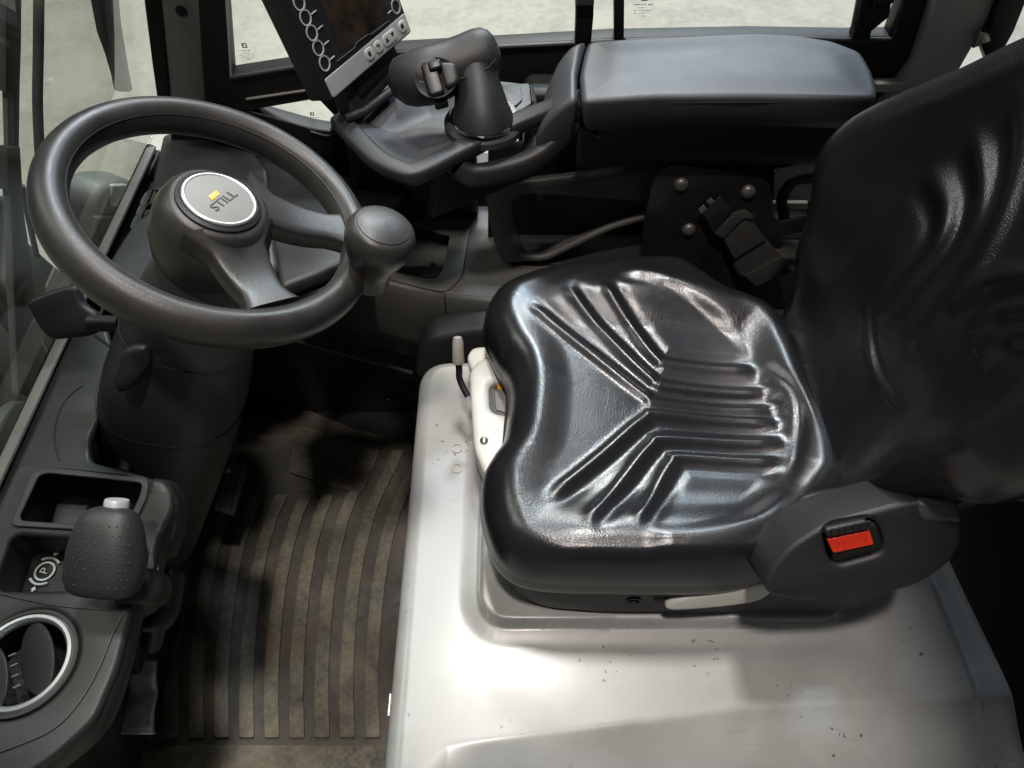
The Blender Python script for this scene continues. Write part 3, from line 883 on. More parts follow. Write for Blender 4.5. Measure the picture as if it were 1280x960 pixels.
# bin
fbn = Fr((0, .425, .05), (1, 0, 0), (0, .45, 1))
cutpx('bin_frame', fbn, [(606, 232), (640, 228), (830, 205), (850, 205), (850, 300), (810, 330), (700, 350), (650, 350), (622, 322), (612, 280)], PL_CONS, rc, t=.03, bev=.008, r=.02,
      holes=[[(640, 248), (815, 216), (815, 267), (760, 282), (708, 304), (672, 322), (655, 318), (646, 290)]])
bfx = fbn.up(-.08)
cutpx('bin_back', bfx, [(610, 180), (870, 160), (870, 330), (610, 340)], PL_BLACK, rc, t=.01)
strip('bin_lip', [(650, 320), (680, 321), (712, 307), (762, 284), (812, 269)], .007, PL_CONS, rc, fr=fbn)
cutpx('bin_floor', level(.03), [(640, 290), (860, 250), (860, 330), (660, 330)], PL_BLACK, rc, t=.006)

# ------------------------------------------------------------------ armrest console
ar = thing('armrest', P(910, 90, z=.36), 'long blue grey padded armrest along the side window', 'armrest')
fa = level(.405)
arm = [(735, 53), (790, 49), (870, 45), (940, 42), (990, 44), (1040, 52), (1076, 66), (1090, 90), (1097, 116), (1094, 125), (1075, 125), (940, 122), (820, 123), (728, 129), (725, 95), (730, 70)]
a2 = [fa.px(*q) for q in arm]
pillow('pad', fa, rnd(ccw(a2), .012), (.28, .43), -.004, .008, .007, lambda a, b, d: .004 * sstep(0, .06, d), [(0, .006), (.003, .03), (.012, .05), (.03, .062)], PL_COOL, ar, na=300, nr=40)
strip('moulding_line', [(730, 136), (820, 130), (940, 128), (1076, 131)], .0009, SEAL, ar, fr=Fr((0, P(900, 130, z=.395)[1] - .001, 0), (1, 0, 0), (0, 0, 1)))
low = [(727, 132), (820, 126), (1000, 126), (1070, 128), (1085, 145), (1060, 168), (900, 172), (727, 168)]
cut('underside', level(.352), [tuple(np.array(q) + (0, .03)) for q in ccw([fa.px(*q) for q in arm])], PL_BLACK, ar, t=.09, bev=.02)
fcv = level(.400)
cov = [(733, 53), (712, 59), (696, 70), (684, 86), (675, 106), (671, 128), (700, 128), (722, 126), (722, 95), (728, 70)]
def cov_fn(a, b, d):
    a1 = fcv.px(728, 95)[0]; a0 = fcv.px(673, 110)[0]
    t = np.clip((a1 - a) / (a1 - a0), 0, 1)
    return -.055 * t ** 2.0
pillow('cover', fcv, rnd(ccw([fcv.px(*q) for q in cov]), .008), fcv.px(706, 95), -.006, .012, .012, cov_fn, [(0, .015), (.002, .04), (.01, .07)], PL_COOL, ar, na=200, nr=30)

ac = thing('control_console', P(560, 170, z=.33), 'dished dark console arm with grab handle carrying joystick and screen', 'console')
fd = level(.335)
dish = [(424, 148), (446, 138), (520, 105), (600, 100), (668, 108), (672, 130), (668, 140), (640, 152), (575, 186), (518, 213), (500, 210), (468, 192), (444, 170)]
d2 = ccw([fd.px(*q) for q in dish])
def dish_fn(a, b, d):
    return -.022 * sstep(.0, .07, d)
pillow('dish', fd, rnd(d2, .012), fd.px(560, 148), -.004, .008, .010, dish_fn, [(0, .01), (.006, .03), (.03, .05)], PL_COOL, ac, na=260, nr=60)
rail = [(425, 150, .335), (447, 175, .335), (473, 200, .333), (500, 214, .332), (517, 216, .332), (540, 207, .334), (580, 186, .338), (640, 156, .350), (690, 136, .368), (726, 124, .388)]
tube('rail', spline([P(a, b, z=c) for a, b, c in rail], 6, False), .0155, PL_DARK, ac, n=20, flat=.75, hint=(0, 0, 1), p=3.2)
grab = [(572, 208, .315), (592, 219, .30), (640, 210, .30), (672, 196, .31), (696, 176, .325), (715, 152, .35)]
tube('grab_handle', spline([P(a, b, z=c) for a, b, c in grab], 6, False), [.013] * 31, PL_DARK, ac, n=20, flat=1.3, hint=(0, 0, 1), p=3)
cut('side_skirt', Fr(P(620, 200, z=.27), unit(P(720, 155, z=.3) - P(520, 225, z=.3)), (0, 0, 1)), [(-.12, -.07), (.11, -.06), (.13, .03), (.03, -.02), (-.05, -.03), (-.10, .02)], PL_BLACK, ac, t=.02, bev=.004)
cutpx('pedestal', level(.27), [(440, 175), (600, 140), (720, 130), (720, 205), (600, 235), (500, 222)], PL_BLACK, ac, t=.2, bev=.02, r=.03) if False else None
for x0_, x1_ in ((-.30, -.065), (.02, .12)): cut('support_body', level(.30), rnd([(x0_, .55), (x1_, .55), (x1_, .62), (x0_, .62)], .02), PL_BLACK, ac, t=.268, bev=.015)
fsp = level(.352)
cutpx('switch_panel', fsp, [(620, 106), (662, 103), (667, 128), (652, 138), (625, 140)], PL_GREY, ac, t=.02, bev=.003, r=.006)
cutpx('switch_cover', fsp.up(.003), [(624, 109), (650, 106), (653, 124), (645, 132), (627, 130)], PL_GREY, ac, t=.006, bev=.001, r=.004)
strip('switch_slot', [(664, 108), (666, 128)], .002, SEAL, ac, fr=fsp.up(.004))

# joystick
js = thing('joystick', P(604, 152, z=.345), 'dark pistol grip joystick with rocker switch on the console arm', 'joystick')
jd = 1.12
JW = lambda a, b, dz=0: P(a, b, d=jd + dz)
jr = lambda r: r * jd / FPX
ax = unit(JW(622, 66) - JW(500, 102))
ju, jv = axes(ax, -_F)
hs = []
for (a, b, r1, r2) in [(487, 108, 4, 4), (489, 107, 13, 14), (493, 105, 20, 21), (500, 103, 27, 28), (512, 101, 31, 32), (528, 97, 33, 36), (545, 92, 33, 35), (562, 85, 32, 30), (580, 77, 31, 29), (597, 70, 31, 30), (608, 66, 29, 29), (616, 65, 25, 26), (621, 64, 18, 19), (624, 63, 6, 7)]:
    hs.append(ell(JW(a, b), jv, ju, jr(r2), jr(r1), 36, 2.3))
loft('grip', hs, PL_DARK, js)
st = []
c0, c1 = JW(594, 88, .0), P(604, 147, z=.362)
for t, r in ((0, 26), (.25, 28), (.5, 31), (.75, 34), (.9, 37), (1, 38)):
    d_ = unit(c1 - c0)
    u_, v_ = axes(unit(d_ * (1 - t ** 2) + np.array([0, 0, -1]) * t ** 2), (1, 0, 0))
    st.append(ell(c0 + (c1 - c0) * t, u_, v_, jr(r), jr(r), 32))
loft('stem', st, PL_BLACK, js)
fj = Fr(P(605, 148, z=.350), (1, 0, 0), (0, 1, 0))
lathe('base_ring', fj, [(.0525, -.004), (.052, .005), (.049, .008), (.042, .008)], CHROME, js)
lathe('base_collar', fj, [(.060, -.014), (.060, -.004), (.056, .000), (.050, .000)], PL_GREY, js)
fsw2 = Fr(JW(545, 97, -.0405), ax, np.cross(-_F, ax))
if fsw2.n @ _F > 0: fsw2 = Fr(fsw2.o, ax, -np.cross(-_F, ax))
strip('seam_line', [(575, 98), (592, 94), (608, 86), (620, 74)], .0009, SEAL, js, fr=Fr(JW(600, 84, -.030), ax, np.cross(ax, -_F)))
lathe('switch_well', fsw2.up(-.003), [(.031, 0), (.0305, .003), (.0275, .002), (.025, .0)], PL_BLACK, js, n=32, sq=.95)
rk = cut('rocker', fsw2.up(.004), rnd([(-.017, -.025), (.007, -.025), (.007, .025), (-.017, .025)], .008), METAL_BLACK, js, t=.016, bev=.004)
cut('rocker_tab', fsw2.up(.010), rnd([(-.006, .008), (.013, .008), (.013, .021), (-.006, .021)], .004), METAL_BLACK, rk, t=.012, bev=.003)
cut('thumb_pad', fsw2.up(.004), rnd([(.009, -.021), (.030, -.017), (.033, .012), (.009, .020)], .009), PL_DARK, js, t=.014, bev=.005)
cut('trigger', Fr(JW(550, 124, -.03), fsw2.u, fsw2.v), rnd([(-.010, -.008), (.010, -.008), (.010, .008), (-.010, .008)], .003), METAL_BLACK, js, t=.02, bev=.004)

# display
di = thing('display', P(440, 130, z=.37), 'tilted dark screen with round buttons and silver key strip', 'display')
A0, A1 = P(416, 123, z=.40), P(513, 39, z=.40)
e = unit(A1 - A0)
hn = unit(np.cross(e, (0, 0, 1)))
if hn[1] > 0: hn = -hn
best = None
for tl in np.radians(np.arange(10, 80, 2)):
    u_ = -hn * math.sin(tl) + np.array([0, 0, 1]) * math.cos(tl)
    q = A0 + u_ * .15 - CAM
    px = 640 + FPX * (q @ _R) / (q @ _F); py = 480 - FPX * (q @ _U) / (q @ _F)
    ang = math.atan2(py - 123, px - 416)
    er = abs(ang - math.atan2(-100, -45))
    if best is None or er < best[0]: best = (er, tl, u_)
print('display tilt', math.degrees(best[1]), best[0])
fdp = Fr(A0, e, best[2])
if fdp.n @ _F > 0: print('display normal flipped')
housing = [(361, -8), (330, -200), (470, -200), (500, -10), (514, 18), (516, 41), (417, 126), (398, 100)]
W_ = np.linalg.norm(A1 - A0)
lft = [fdp.px(402, 100), fdp.px(360, 0)]
print('display dims', W_, lft)
Hh = .20
cut('housing', fdp, rnd([(-.004, -.003), (W_ + .004, -.003), (W_ + .004, Hh), (-.004, Hh)], .006), PL_BLACK, di, t=.045, bev=.004)
fz = fdp.up(.0012)
sh_ = (fdp.px(402, 100)[1] + fdp.px(507, 16)[1]) / 2
cut('bezel', fz, rnd([(0, sh_), (W_, sh_), (W_, Hh - .004), (0, Hh - .004)], .004), BEZEL, di, t=.004, bev=.0006)
ks = cut('key_strip', fz.up(.0006), rnd([(0, 0), (W_, 0), (W_, sh_), (0, sh_)], .004), SILVER, di, t=.005, bev=.001)
cut('screen', fz.up(.0008), rnd([(.052, sh_ + .012), (W_ - .034, sh_ + .012), (W_ - .034, Hh - .01), (.052, Hh - .01)], .003), SCREEN, di, t=.003, bev=.0004)
frz = fz.up(.0014)
def ringbtn(px, py, par, r_=.0105):
    a, b = frz.px(px, py)
    lathe('round_button', Fr(frz.at(a, b), frz.u, frz.v), [(r_ * .8, -.0005), (r_ * .82, .0004), (r_, .0006), (r_ * 1.02, -.0004)], SILVER, par, n=28, cap=False)
for q in ((374, 3), (382, 22), (390, 41), (398, 60), (406, 79), (495, 8)): ringbtn(*q, di)
def pr_line(pts, r_, m, par, name='print_line'):
    return tube(name, [frz.at(*frz.px(*p), .0002) for p in pts], r_, m, par, n=6)
for q in ((392, 16), (400, 35), (408, 54), (415, 73)): pr_line([(q[0] - 3, q[1] + 2), (q[0] + 3, q[1] - 3)], .0008, SILVER, di)
pr_line([(485, 17), (489, 13)], .0008, SILVER, di)
pr_line([(421, 77), (443, 60), (445, 54), (460, 43), (464, 43), (486, 26)], .0009, PL_GREY, di, 'screen_outline')
fk = fz.up(.0012)
def key(px, py, w_, h_):
    a, b = fk.px(px, py)
    return cut('key', fk.up(.0016), rnd([(a - w_, b - h_), (a + w_, b - h_), (a + w_, b + h_), (a - w_, b + h_)], h_ * .95, 8), KEYC, ks, t=.003, bev=.0008)
fk2 = fk.up(.0018)
def mark(l, px, py, par, s=.0042):
    a, b = fk2.px(px, py)
    return cut('key_symbol', fk2, [(a + x * s, b + y * s) for x, y in ccw(l)], BLACK_PRINT, par, t=.0004, bev=0.0001)
k1 = key(462, 67, .0095, .0085); mark([(-1, -.1), (0, 1), (1, -.1), (.6, -.1), (.6, -1), (-.6, -1), (-.6, -.1)], 462, 67, k1)
k2 = key(473, 58, .0090, .0082); mark([(-1, .3), (-.2, 1), (-.2, .6), (.8, .6), (1, -.8), (.5, -.8), (.4, .1), (-.2, .1), (-.2, -.3)], 473, 58, k2)
k3 = key(487, 47, .0170, .0085); mark([(-1, -.8), (0, 1), (1, -.8)], 484, 50, k3); mark([(-1, .8), (0, -1), (1, .8)], 491, 43, k3)
k4 = key(503, 33, .0090, .0082); mark([(-.9, -.9), (.9, -.9), (.9, .9), (-.9, .9)], 503, 33, k4, .0036)
# neck under the display
ft = Fr(P(470, 110, z=.37), e, best[2])
cut('neck', fdp.up(-.012), rnd([(.035, -.055), (W_ - .03, -.045), (W_ - .03, .06), (.035, .06)], .01), PL_DARK, di, t=.03, bev=.006)
cut('neck_slot', fdp.up(-.008), rnd([(.06, -.03), (W_ - .05, -.025), (W_ - .05, -.005), (.06, -.005)], .003), SEAL, di, t=.01, bev=.001)
tube('cradle_lip', [P(432, 148, z=.352), P(455, 140, z=.352), P(492, 112, z=.352), P(487, 96, z=.36)], .007, PL_DARK, di, n=12)

# unseen cab roof, its rear panel extended to shade backrest and hood
rf = thing('unseen_cab_roof', (.2, 0, 1.42), 'unseen dark cab roof with rear panel extended for shade and an open front', 'roof')
ZR = 1.42
cut('rear_panel', level(ZR), [(.31, -.66), (1.05, -.66), (1.05, .68), (.31, .68)], PL_BLACK, rf, t=.05, bev=.01)  # front edge placed so that its shade covers the backrest
for y0 in (-.66, .62): cut('side_rail', level(ZR), [(-.40, y0), (.31, y0), (.31, y0 + .06), (-.40, y0 + .06)], PL_BLACK, rf, t=.05, bev=.01)
cut('front_beam', level(ZR), [(-.46, -.66), (-.40, -.66), (-.40, .68), (-.46, .68)], PL_BLACK, rf, t=.05, bev=.01)

# ------------------------------------------------------------------ bracket, belt, hose
br = thing('belt_bracket', P(880, 300, y=.385), 'black bolted steel bracket plate beside the seat', 'bracket')
fbr = Fr((0, .385, .12), (1, 0, 0), (0, .25, 1))
plate = [(800, 330), (806, 270), (815, 230), (824, 214), (843, 205), (946, 218), (961, 228), (966, 248), (966, 270), (974, 277), (1010, 271), (1030, 285), (958, 300), (980, 380), (800, 380)]
cutpx('plate', fbr, plate, METAL_BLACK, br, t=.006, bev=.001, r=.008)
pl2 = cutpx('rear_plate', fbr.up(-.018), [(820, 225), (840, 201), (945, 212), (958, 222), (958, 300), (820, 300)], METAL_BLACK, br, t=.006, bev=.001, r=.008)
def dome(px, py, r_):
    a, b = fbr.px(px, py)
    return lathe('bolt', Fr(fbr.at(a, b, .0), fbr.u, fbr.v), [(r_, 0), (r_ * .94, r_ * .28), (r_ * .7, r_ * .52), (r_ * .35, r_ * .64), (0, r_ * .67)], BOLT, br, n=24)
dome(851, 231, .0125); dome(935, 240, .0125); dome(861, 287, .0118)
bt = thing('belt_retractor', P(940, 330, y=.36), 'dark seat belt retractor with folded webbing hanging from the bolted bracket', 'seat belt')
fbt = Fr((0, .36, .10), (1, 0, 0), (0, .45, 1))
cutpx('retractor_body', fbt, [(903, 303), (935, 268), (957, 297), (985, 330), (990, 342), (945, 362), (922, 345)], WEBBING, bt, t=.05, bev=.008, r=.008)
cutpx('webbing_fold', fbt.up(.012), [(890, 292), (918, 266), (933, 262), (945, 272), (940, 276), (930, 274), (905, 300)], WEBBING, bt, t=.01, bev=.003, r=.006)
cutpx('webbing', fbt.up(.008), [(905, 300), (934, 272), (958, 300), (918, 325)], WEBBING, bt, t=.008, bev=.002)
cutpx('tongue', fbt.up(.014), [(878, 268), (900, 245), (917, 262), (893, 292)], METAL_BLACK, bt, t=.006, bev=.0015, r=.004)
cutpx('tongue_tip', fbt.up(.016), [(873, 262), (880, 256), (884, 261), (877, 268)], BOLT, bt, t=.003, bev=.0008)
cutpx('tongue_tip', fbt.up(.016), [(883, 252), (889, 247), (894, 252), (887, 257)], BOLT, bt, t=.003, bev=.0008)
cutpx('cover_flap', fbt.up(.006), [(930, 345), (975, 320), (988, 338), (945, 360)], WEBBING, bt, t=.02, bev=.003)

hz = thing('corrugated_hose', P(985, 250, y=.48), 'black corrugated hose looping up behind the seat bracket', 'hose')
hp = spline([P(978, 285, y=.46), P(980, 270, y=.46), P(977, 252, y=.46), P(983, 236, y=.46), P(996, 226, y=.46), P(1025, 222, y=.46)], 8, False)
hp = resample(hp, 110, False)
tube('hose', hp, [.0078 + .0024 * math.sin(i * 2.1) for i in range(110)], PL_GREY, hz, n=14, sharp=0)
dg_ = thing('dusty_ledge', P(990, 250, y=.58), 'pale dusty metal ledge behind the corrugated hose', 'ledge')
cutpx('plate', wall(.60), [(968, 215), (1020, 205), (1020, 252), (985, 256), (967, 250)], DIRTY_GREY, dg_, t=.01, bev=.002)
cutpx('lip', wall(.52), [(964, 254), (1010, 254), (1010, 262), (964, 262)], DIRTY_GREY, dg_, t=.01, bev=.002)
cutpx('lower_plate', wall(.50), [(955, 290), (1010, 282), (1010, 345), (965, 330)], DIRTY_GREY, dg_, t=.01, bev=.002)

# ------------------------------------------------------------------ windscreen, wipers, things outside in front
ws = thing('windscreen', (-.68, 0, .14), 'greenish raked windscreen in front of the steering wheel', 'window')
TW = .28
fws = Fr((-.688, 0, .14), (0, 1, 0), (TW, 0, 1))
pn = cut('pane', fws, [(-.55, 0), (.70, 0), (.70, .9), (-.55, .9)], GLASS_FRONT, ws, t=.005, bev=.0005)
zd = .15
dl = lambda a, b, z=zd: P(a, b, z=z)
tube('lower_seal', [(-.682, -.5, .142), (-.682, .62, .142)], .009, SEAL, ws, n=10)
cut('seal_bead', Fr((-.668, 0, .154), (0, 1, 0), (1, 0, .2)), [(-.5, -.010), (.60, -.010), (.60, .008), (-.5, .008)], PILLAR, ws, t=.006, bev=.002)

fo = Fr((-.715, 0, .14), (0, 1, 0), (TW, 0, 1))
wa = thing('windscreen_wiper', P(20, 500, x=-.75), 'long grey wiper arm outside the windscreen at the far left', 'wiper')
cutpx('blade', fo, [(8, -60), (28, -60), (27, 60), (25, 118), (8, 115)], OUTSIDE, wa, t=.012, bev=.002)
cutpx('link', fo.up(-.003), [(9, 112), (14, 112), (18, 185), (11, 190)], OUTGREY, wa, t=.006, bev=.001)
cutpx('link', fo.up(-.003), [(20, 112), (25, 112), (24, 190), (19, 190)], OUTGREY, wa, t=.006, bev=.001)
cutpx('hinge', fo.up(.002), [(9, 184), (26, 183), (29, 236), (11, 238)], OUTSIDE, wa, t=.014, bev=.003)
cutpx('arm', fo, [(13, 236), (26, 236), (40, 330), (57, 460), (58, 510), (24, 492), (17, 350)], OUTGREY, wa, t=.010, bev=.002)
c = fo.at(*fo.px(36, 494), .002)
lathe('pivot_nut', Fr(c, fo.u, fo.v), [(.011, 0), (.0105, .006), (.006, .011), (0, .012)], OUTGREY, wa, n=20)
pb_ = cutpx('pivot_bracket', fo.up(-.004), [(36, 506), (59, 514), (56, 540), (40, 568), (38, 540)], LAMPGREY, wa, t=.004, bev=.001)
lathe('bracket_screw', Fr(fo.at(*fo.px(44, 524), -.003), fo.u, fo.v), [(.006, 0), (.006, .003), (.003, .003), (.003, .001), (0, .001)], OUTGREY, pb_, n=16)
wb = thing('wiper_linkage', P(50, 200, x=-.76), 'thin dark wiper rod beside the long wiper arm', 'wiper')
strip('rod', [(49, -60), (48, 60), (47, 130), (50, 200)], .0065, OUTSIDE, wb, fr=fo.up(-.01))
strip('lower_link', [(27, 232), (36, 275), (46, 320)], .004, OUTSIDE, wb, fr=fo.up(-.012))
wc = thing('windscreen_wiper', P(150, 60, x=-.74), 'dark hanging wiper blade near the front corner post', 'wiper')
fo2 = Fr((-.70, 0, .14), (0, 1, 0), (TW, 0, 1))
cutpx('blade', fo2, [(118, -30), (146, -30), (152, 30), (160, 80), (166, 112), (163, 115), (152, 115), (148, 95), (141, 70), (131, 42)], SEAL, wc, t=.012, bev=.002)
cutpx('blade_rib', fo2.up(.003), [(132, -30), (144, -30), (158, 85), (154, 86)], PL_GREY, wc, t=.004, bev=.001)

ol = thing('work_lamp', P(145, 290, x=-.80), 'rounded grey lamp housing outside beyond the windscreen', 'lamp')
fol = Fr(P(145, 275, x=-.80), (.25, 1, 0), (.35, 0, 1))
cutpx('housing', fol, [(121, 268), (124, 248), (134, 234), (150, 229), (172, 230), (182, 245), (172, 280), (150, 318), (136, 322), (126, 300)], LAMPGREY, ol, t=.07, bev=.014, sm=5)
cutpx('cover_plate', fol.up(.004), [(142, 232), (160, 231), (166, 240), (152, 260), (138, 258)], SILVER, ol, t=.01, bev=.003, r=.004)
cutpx('lower_flange', fol.up(.006), [(122, 272), (150, 268), (162, 276), (146, 318), (130, 320)], OUTGREY, ol, t=.012, bev=.004, r=.008)

ma = thing('mast_crossbeam', P(30, 420, x=-.98), 'dark oily mast beam low outside the windscreen', 'mast')
fma = Fr((-.98, 0, 0), (0, 1, 0), (0, 0, 1))
cutpx('beam', fma, [(-60, 262), (4, 246), (20, 262), (34, 300), (62, 326), (104, 360), (90, 410), (130, 470), (60, 640), (-60, 700)], OUTSIDE, ma, t=.05, bev=.008)
cutpx('stay', fma.up(.03), [(-40, 380), (0, 400), (60, 480), (110, 560), (70, 600), (0, 470), (-40, 440)], OUTSIDE, ma, t=.03, bev=.008)
c = fma.up(.04).at(*fma.up(.04).px(20, 560), 0)
lathe('roller', Fr(c, fma.u, fma.v), [(.09, 0), (.088, .02), (.06, .03), (.05, .015), (0, .015)], OUTSIDE, ma, n=36)
strip('hydraulic_line', [(-10, 250), (6, 258), (10, 300), (4, 360)], .012, OUTSIDE, ma, fr=fma.up(.02))
strip('hydraulic_line', [(-20, 330), (40, 420), (90, 500)], .010, OUTGREY, ma, fr=fma.up(.02))

# ------------------------------------------------------------------ dashboard
da = thing('dashboard', P(250, 230, z=.14), 'grey dashboard ledge with defroster slots under the windscreen', 'dashboard')
fdz = level(.152)
dash = [(203, 168), (222, 163), (318, 190), (333, 210), (338, 260), (345, 330), (300, 430), (180, 470), (112, 420), (128, 370), (160, 300), (190, 225)]
sl = [[(170, 276), (176, 262), (190, 256), (187, 266)], [(178, 259), (182, 250), (193, 243), (191, 253)], [(185, 247), (190, 239), (197, 234), (195, 241)]]
sl = [[(168, 284), (174, 270), (186, 265), (184, 272)], [(175, 268), (179, 258), (189, 252), (187, 262)], [(180, 255), (184, 246), (189, 239), (189, 250)]]
cutpx('top_panel', fdz, dash, PL_GREY, da, t=.03, bev=.008, holes=sl, r=.008)
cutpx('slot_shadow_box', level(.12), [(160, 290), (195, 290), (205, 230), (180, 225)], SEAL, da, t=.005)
cutpx('corner_panel', level(.135), [(300, 178), (352, 196), (410, 225), (445, 262), (430, 330), (350, 360), (330, 260), (322, 205)], PL_DARK, da, t=.03, bev=.010, r=.012)
cutpx('lower_panel', level(.10), [(330, 200), (470, 190), (520, 230), (470, 300), (440, 350), (340, 380)], PL_BLACK, da, t=.05, bev=.01, r=.01)
cutpx('cowl', level(.168), [(150, 300), (172, 272), (200, 258), (270, 250), (300, 300), (280, 360), (140, 380), (130, 340)], PL_GREY, da, t=.03, bev=.012, sm=5)
cut('knee_panel', Fr((-.56, 0, 0), (0, 1, 0), (.25, 0, 1)), [(-.45, -.45), (.60, -.45), (.60, .10), (-.45, .10)], PL_BLACK, da, t=.02, bev=.006)

# ------------------------------------------------------------------ near left console
lc = thing('left_console', P(90, 780, z=.15), 'dark near corner console with pocket and round air vent', 'console')
fl0 = level(.150)
outl = [(-120, 800), (-30, 636), (0, 585), (44, 500), (100, 398), (130, 400), (150, 470), (112, 545), (112, 576), (182, 594), (214, 606), (216, 632), (196, 676), (184, 742), (166, 750), (146, 832), (118, 898), (66, 946), (0, 990), (-120, 1010)]
poc = [(44, 592), (60, 588), (180, 601), (178, 618), (158, 662), (20, 652)]
pkb = [(12, 674), (24, 668), (176, 680), (186, 700), (184, 738), (0, 738), (-6, 726)]
vx, vy = 28, 828
vent_r = .060
def vc():
    return fl0.px(vx, vy)
va, vb = vc()
venthole = [(va + vent_r * math.cos(t), vb + vent_r * math.sin(t)) for t in np.linspace(0, 2 * math.pi, 48, endpoint=False)]
o2 = rnd(ccw(fl0.pxs(outl)), .012)
cut('top_panel', fl0, o2, PL_DARK, lc, t=.016, bev=.006, holes=[rnd(ccw(fl0.pxs(poc)), .008), rnd(ccw(fl0.pxs(pkb)), .010), venthole])
cutpx('pocket_rim', level(.1535), [(40, 588), (58, 584), (186, 597), (184, 620), (162, 666), (12, 657)], PL_GREY, lc, t=.004, bev=.0015, r=.010, holes=[[(48, 594), (60, 591), (178, 603), (175, 618), (156, 660), (22, 650)]])
# pocket walls and floors
def well(name, fr, lp, depth, m, par, floor_m=None):
    top_ = [fr.at(a, b, -.004) for a, b in lp]
    cx = np.mean(np.array(lp), 0)
    bot = [fr.at(*(cx + (np.array(q) - cx) * .9), -depth) for q in lp]
    o = loft(name, [top_, bot], m, par, caps=(False, True), sharp=50)
    return o
well('pocket', fl0, rnd(ccw(fl0.pxs(poc)), .008), .065, PL_BLACK, lc)
well('brake_well', fl0, rnd(ccw(fl0.pxs(pkb)), .010), .045, PL_BLACK, lc)
cutpx('pocket_box', level(.118), [(70, 628), (110, 630), (106, 668), (60, 664)], PL_DARK, lc, t=.03, bev=.004)
# brake symbol
fsy = level(.1065)
sa, sb = fsy.px(56, 714)
sy = lathe('brake_symbol_ring', Fr(fsy.at(sa, sb), fsy.u, fsy.v), [(.0105, 0), (.0105, .0005), (.0130, .0005), (.0130, 0)], WHITE_PRINT, lc, n=32, cap=False)
text('brake_letter', 'P', fsy, sa, sb, .0155, 1.35, WHITE_PRINT, sy)
for s_ in (1, -1):
    th0 = 1.35 if s_ > 0 else 1.35 + math.pi
    arc = [fsy.at(sa + .0178 * math.cos(th0 + t), sb + .0178 * math.sin(th0 + t), .0003) for t in np.linspace(-.75, .75, 12)]
    tube('brake_shoe', arc, .0017, WHITE_PRINT, sy, n=6)
    ca_, sa_ = math.cos(th0), math.sin(th0)
    P0 = np.array([sa, sb])
    dir_ = np.array([ca_, sa_]); nor = np.array([-sa_, ca_])
    tip = P0 + dir_ * .0205
    cut('arrow', fsy.up(.0005), ccw([tuple(tip), tuple(tip + dir_ * .005 + nor * .0036), tuple(tip + dir_ * .005 + nor * .001), tuple(tip + dir_ * .011 + nor * .001), tuple(tip + dir_ * .011 - nor * .001), tuple(tip + dir_ * .005 - nor * .001), tuple(tip + dir_ * .005 - nor * .0036)]), WHITE_PRINT, sy, t=.0005, bev=.0001)
# flank of the console down to the floor
fl_pts = [(112, 545), (112, 577), (182, 595), (214, 607), (216, 632), (196, 676), (184, 742), (166, 752), (146, 832), (118, 898), (66, 946), (0, 990), (-120, 1010)]
flk = spline([P(a, b, z=.146) for a, b in fl_pts], 4, False)
secs = []
for dx, dy, z in ((-.002, .003, .145), (.003, .0, .130), (-.004, .0, .10), (-.05, .01, .04), (-.14, .03, -.10), (-.20, .04, -.43)):
    secs.append([np.array([p[0] + dx, p[1] + dy, z]) for p in flk])
V = np.vstack(secs); k = len(flk)
mesh('flank', V, [(i * k + j, i * k + j + 1, (i + 1) * k + j + 1, (i + 1) * k + j) for i in range(len(secs) - 1) for j in range(k - 1)], PL_DARK, lc, 0)
strip('moulded_edge', [(160, 758), (142, 790), (122, 838), (94, 884), (60, 915), (0, 940)], .0016, PL_GREY, lc, fr=fl0.up(.0004))
strip('access_cover_line', [(104, 482), (88, 494), (74, 515), (68, 545), (74, 575)], .0012, SEAL, lc, fr=fl0)
strip('step_line', [(0, 742), (60, 755), (130, 762), (168, 760)], .0016, PL_GREY, lc, fr=fl0)

vt = thing('air_vent', fl0.at(va, vb), 'round air vent with chrome ring and tilted black louvres on the near console', 'vent')
fv = Fr(fl0.at(va, vb), (1, 0, 0), (0, 1, 0))
lathe('chrome_ring', fv, [(.0465, -.004), (.0475, .002), (.050, .0045), (.0535, .004), (.056, .0)], ALU, vt, n=72, cap=False)
lathe('outer_ring', fv, [(.056, -.004), (.0565, .002), (.060, .002), (.0615, -.003)], PL_DARK, vt, n=64, cap=False)
lathe('bowl', fv, [(.048, 0), (.046, -.012), (.044, -.04), (0, -.05)], PL_BLACK, vt, n=48, cap=False)
def louvre(off_, tilt, r_):
    lp = []
    for t in np.linspace(0, 2 * math.pi, 40, endpoint=False):
        lp.append((r_ * .50 * math.cos(t), r_ * math.sin(t)))
    ang = math.radians(28)
    d1 = np.array([math.cos(ang), math.sin(ang), 0]); d2 = np.array([-math.sin(ang), math.cos(ang), 0])
    dd = unit(d1 * math.cos(tilt) + np.array([0, 0, 1]) * math.sin(tilt))
    f_ = Fr(fv.at(off_ * d1[0], off_ * d1[1], -.004), dd, d2)
    return cut('louvre', f_, lp, PL_DARK, vt, t=.004, bev=.0015)
louvre(-.034, .35, .040); louvre(.013, .35, .044)
for k in range(4):
    cc = fv.at(-.011 * .883 + .47 * (.022 - .013 * k), -.011 * .47 - .883 * (.022 - .013 * k), -.004)
    box('louvre_link', Fr(cc, (1, .5, 0), (-.5, 1, 0)), -.004, .004, -.001, .001, SILVER_DULL, vt, t=.003, bev=.0005)

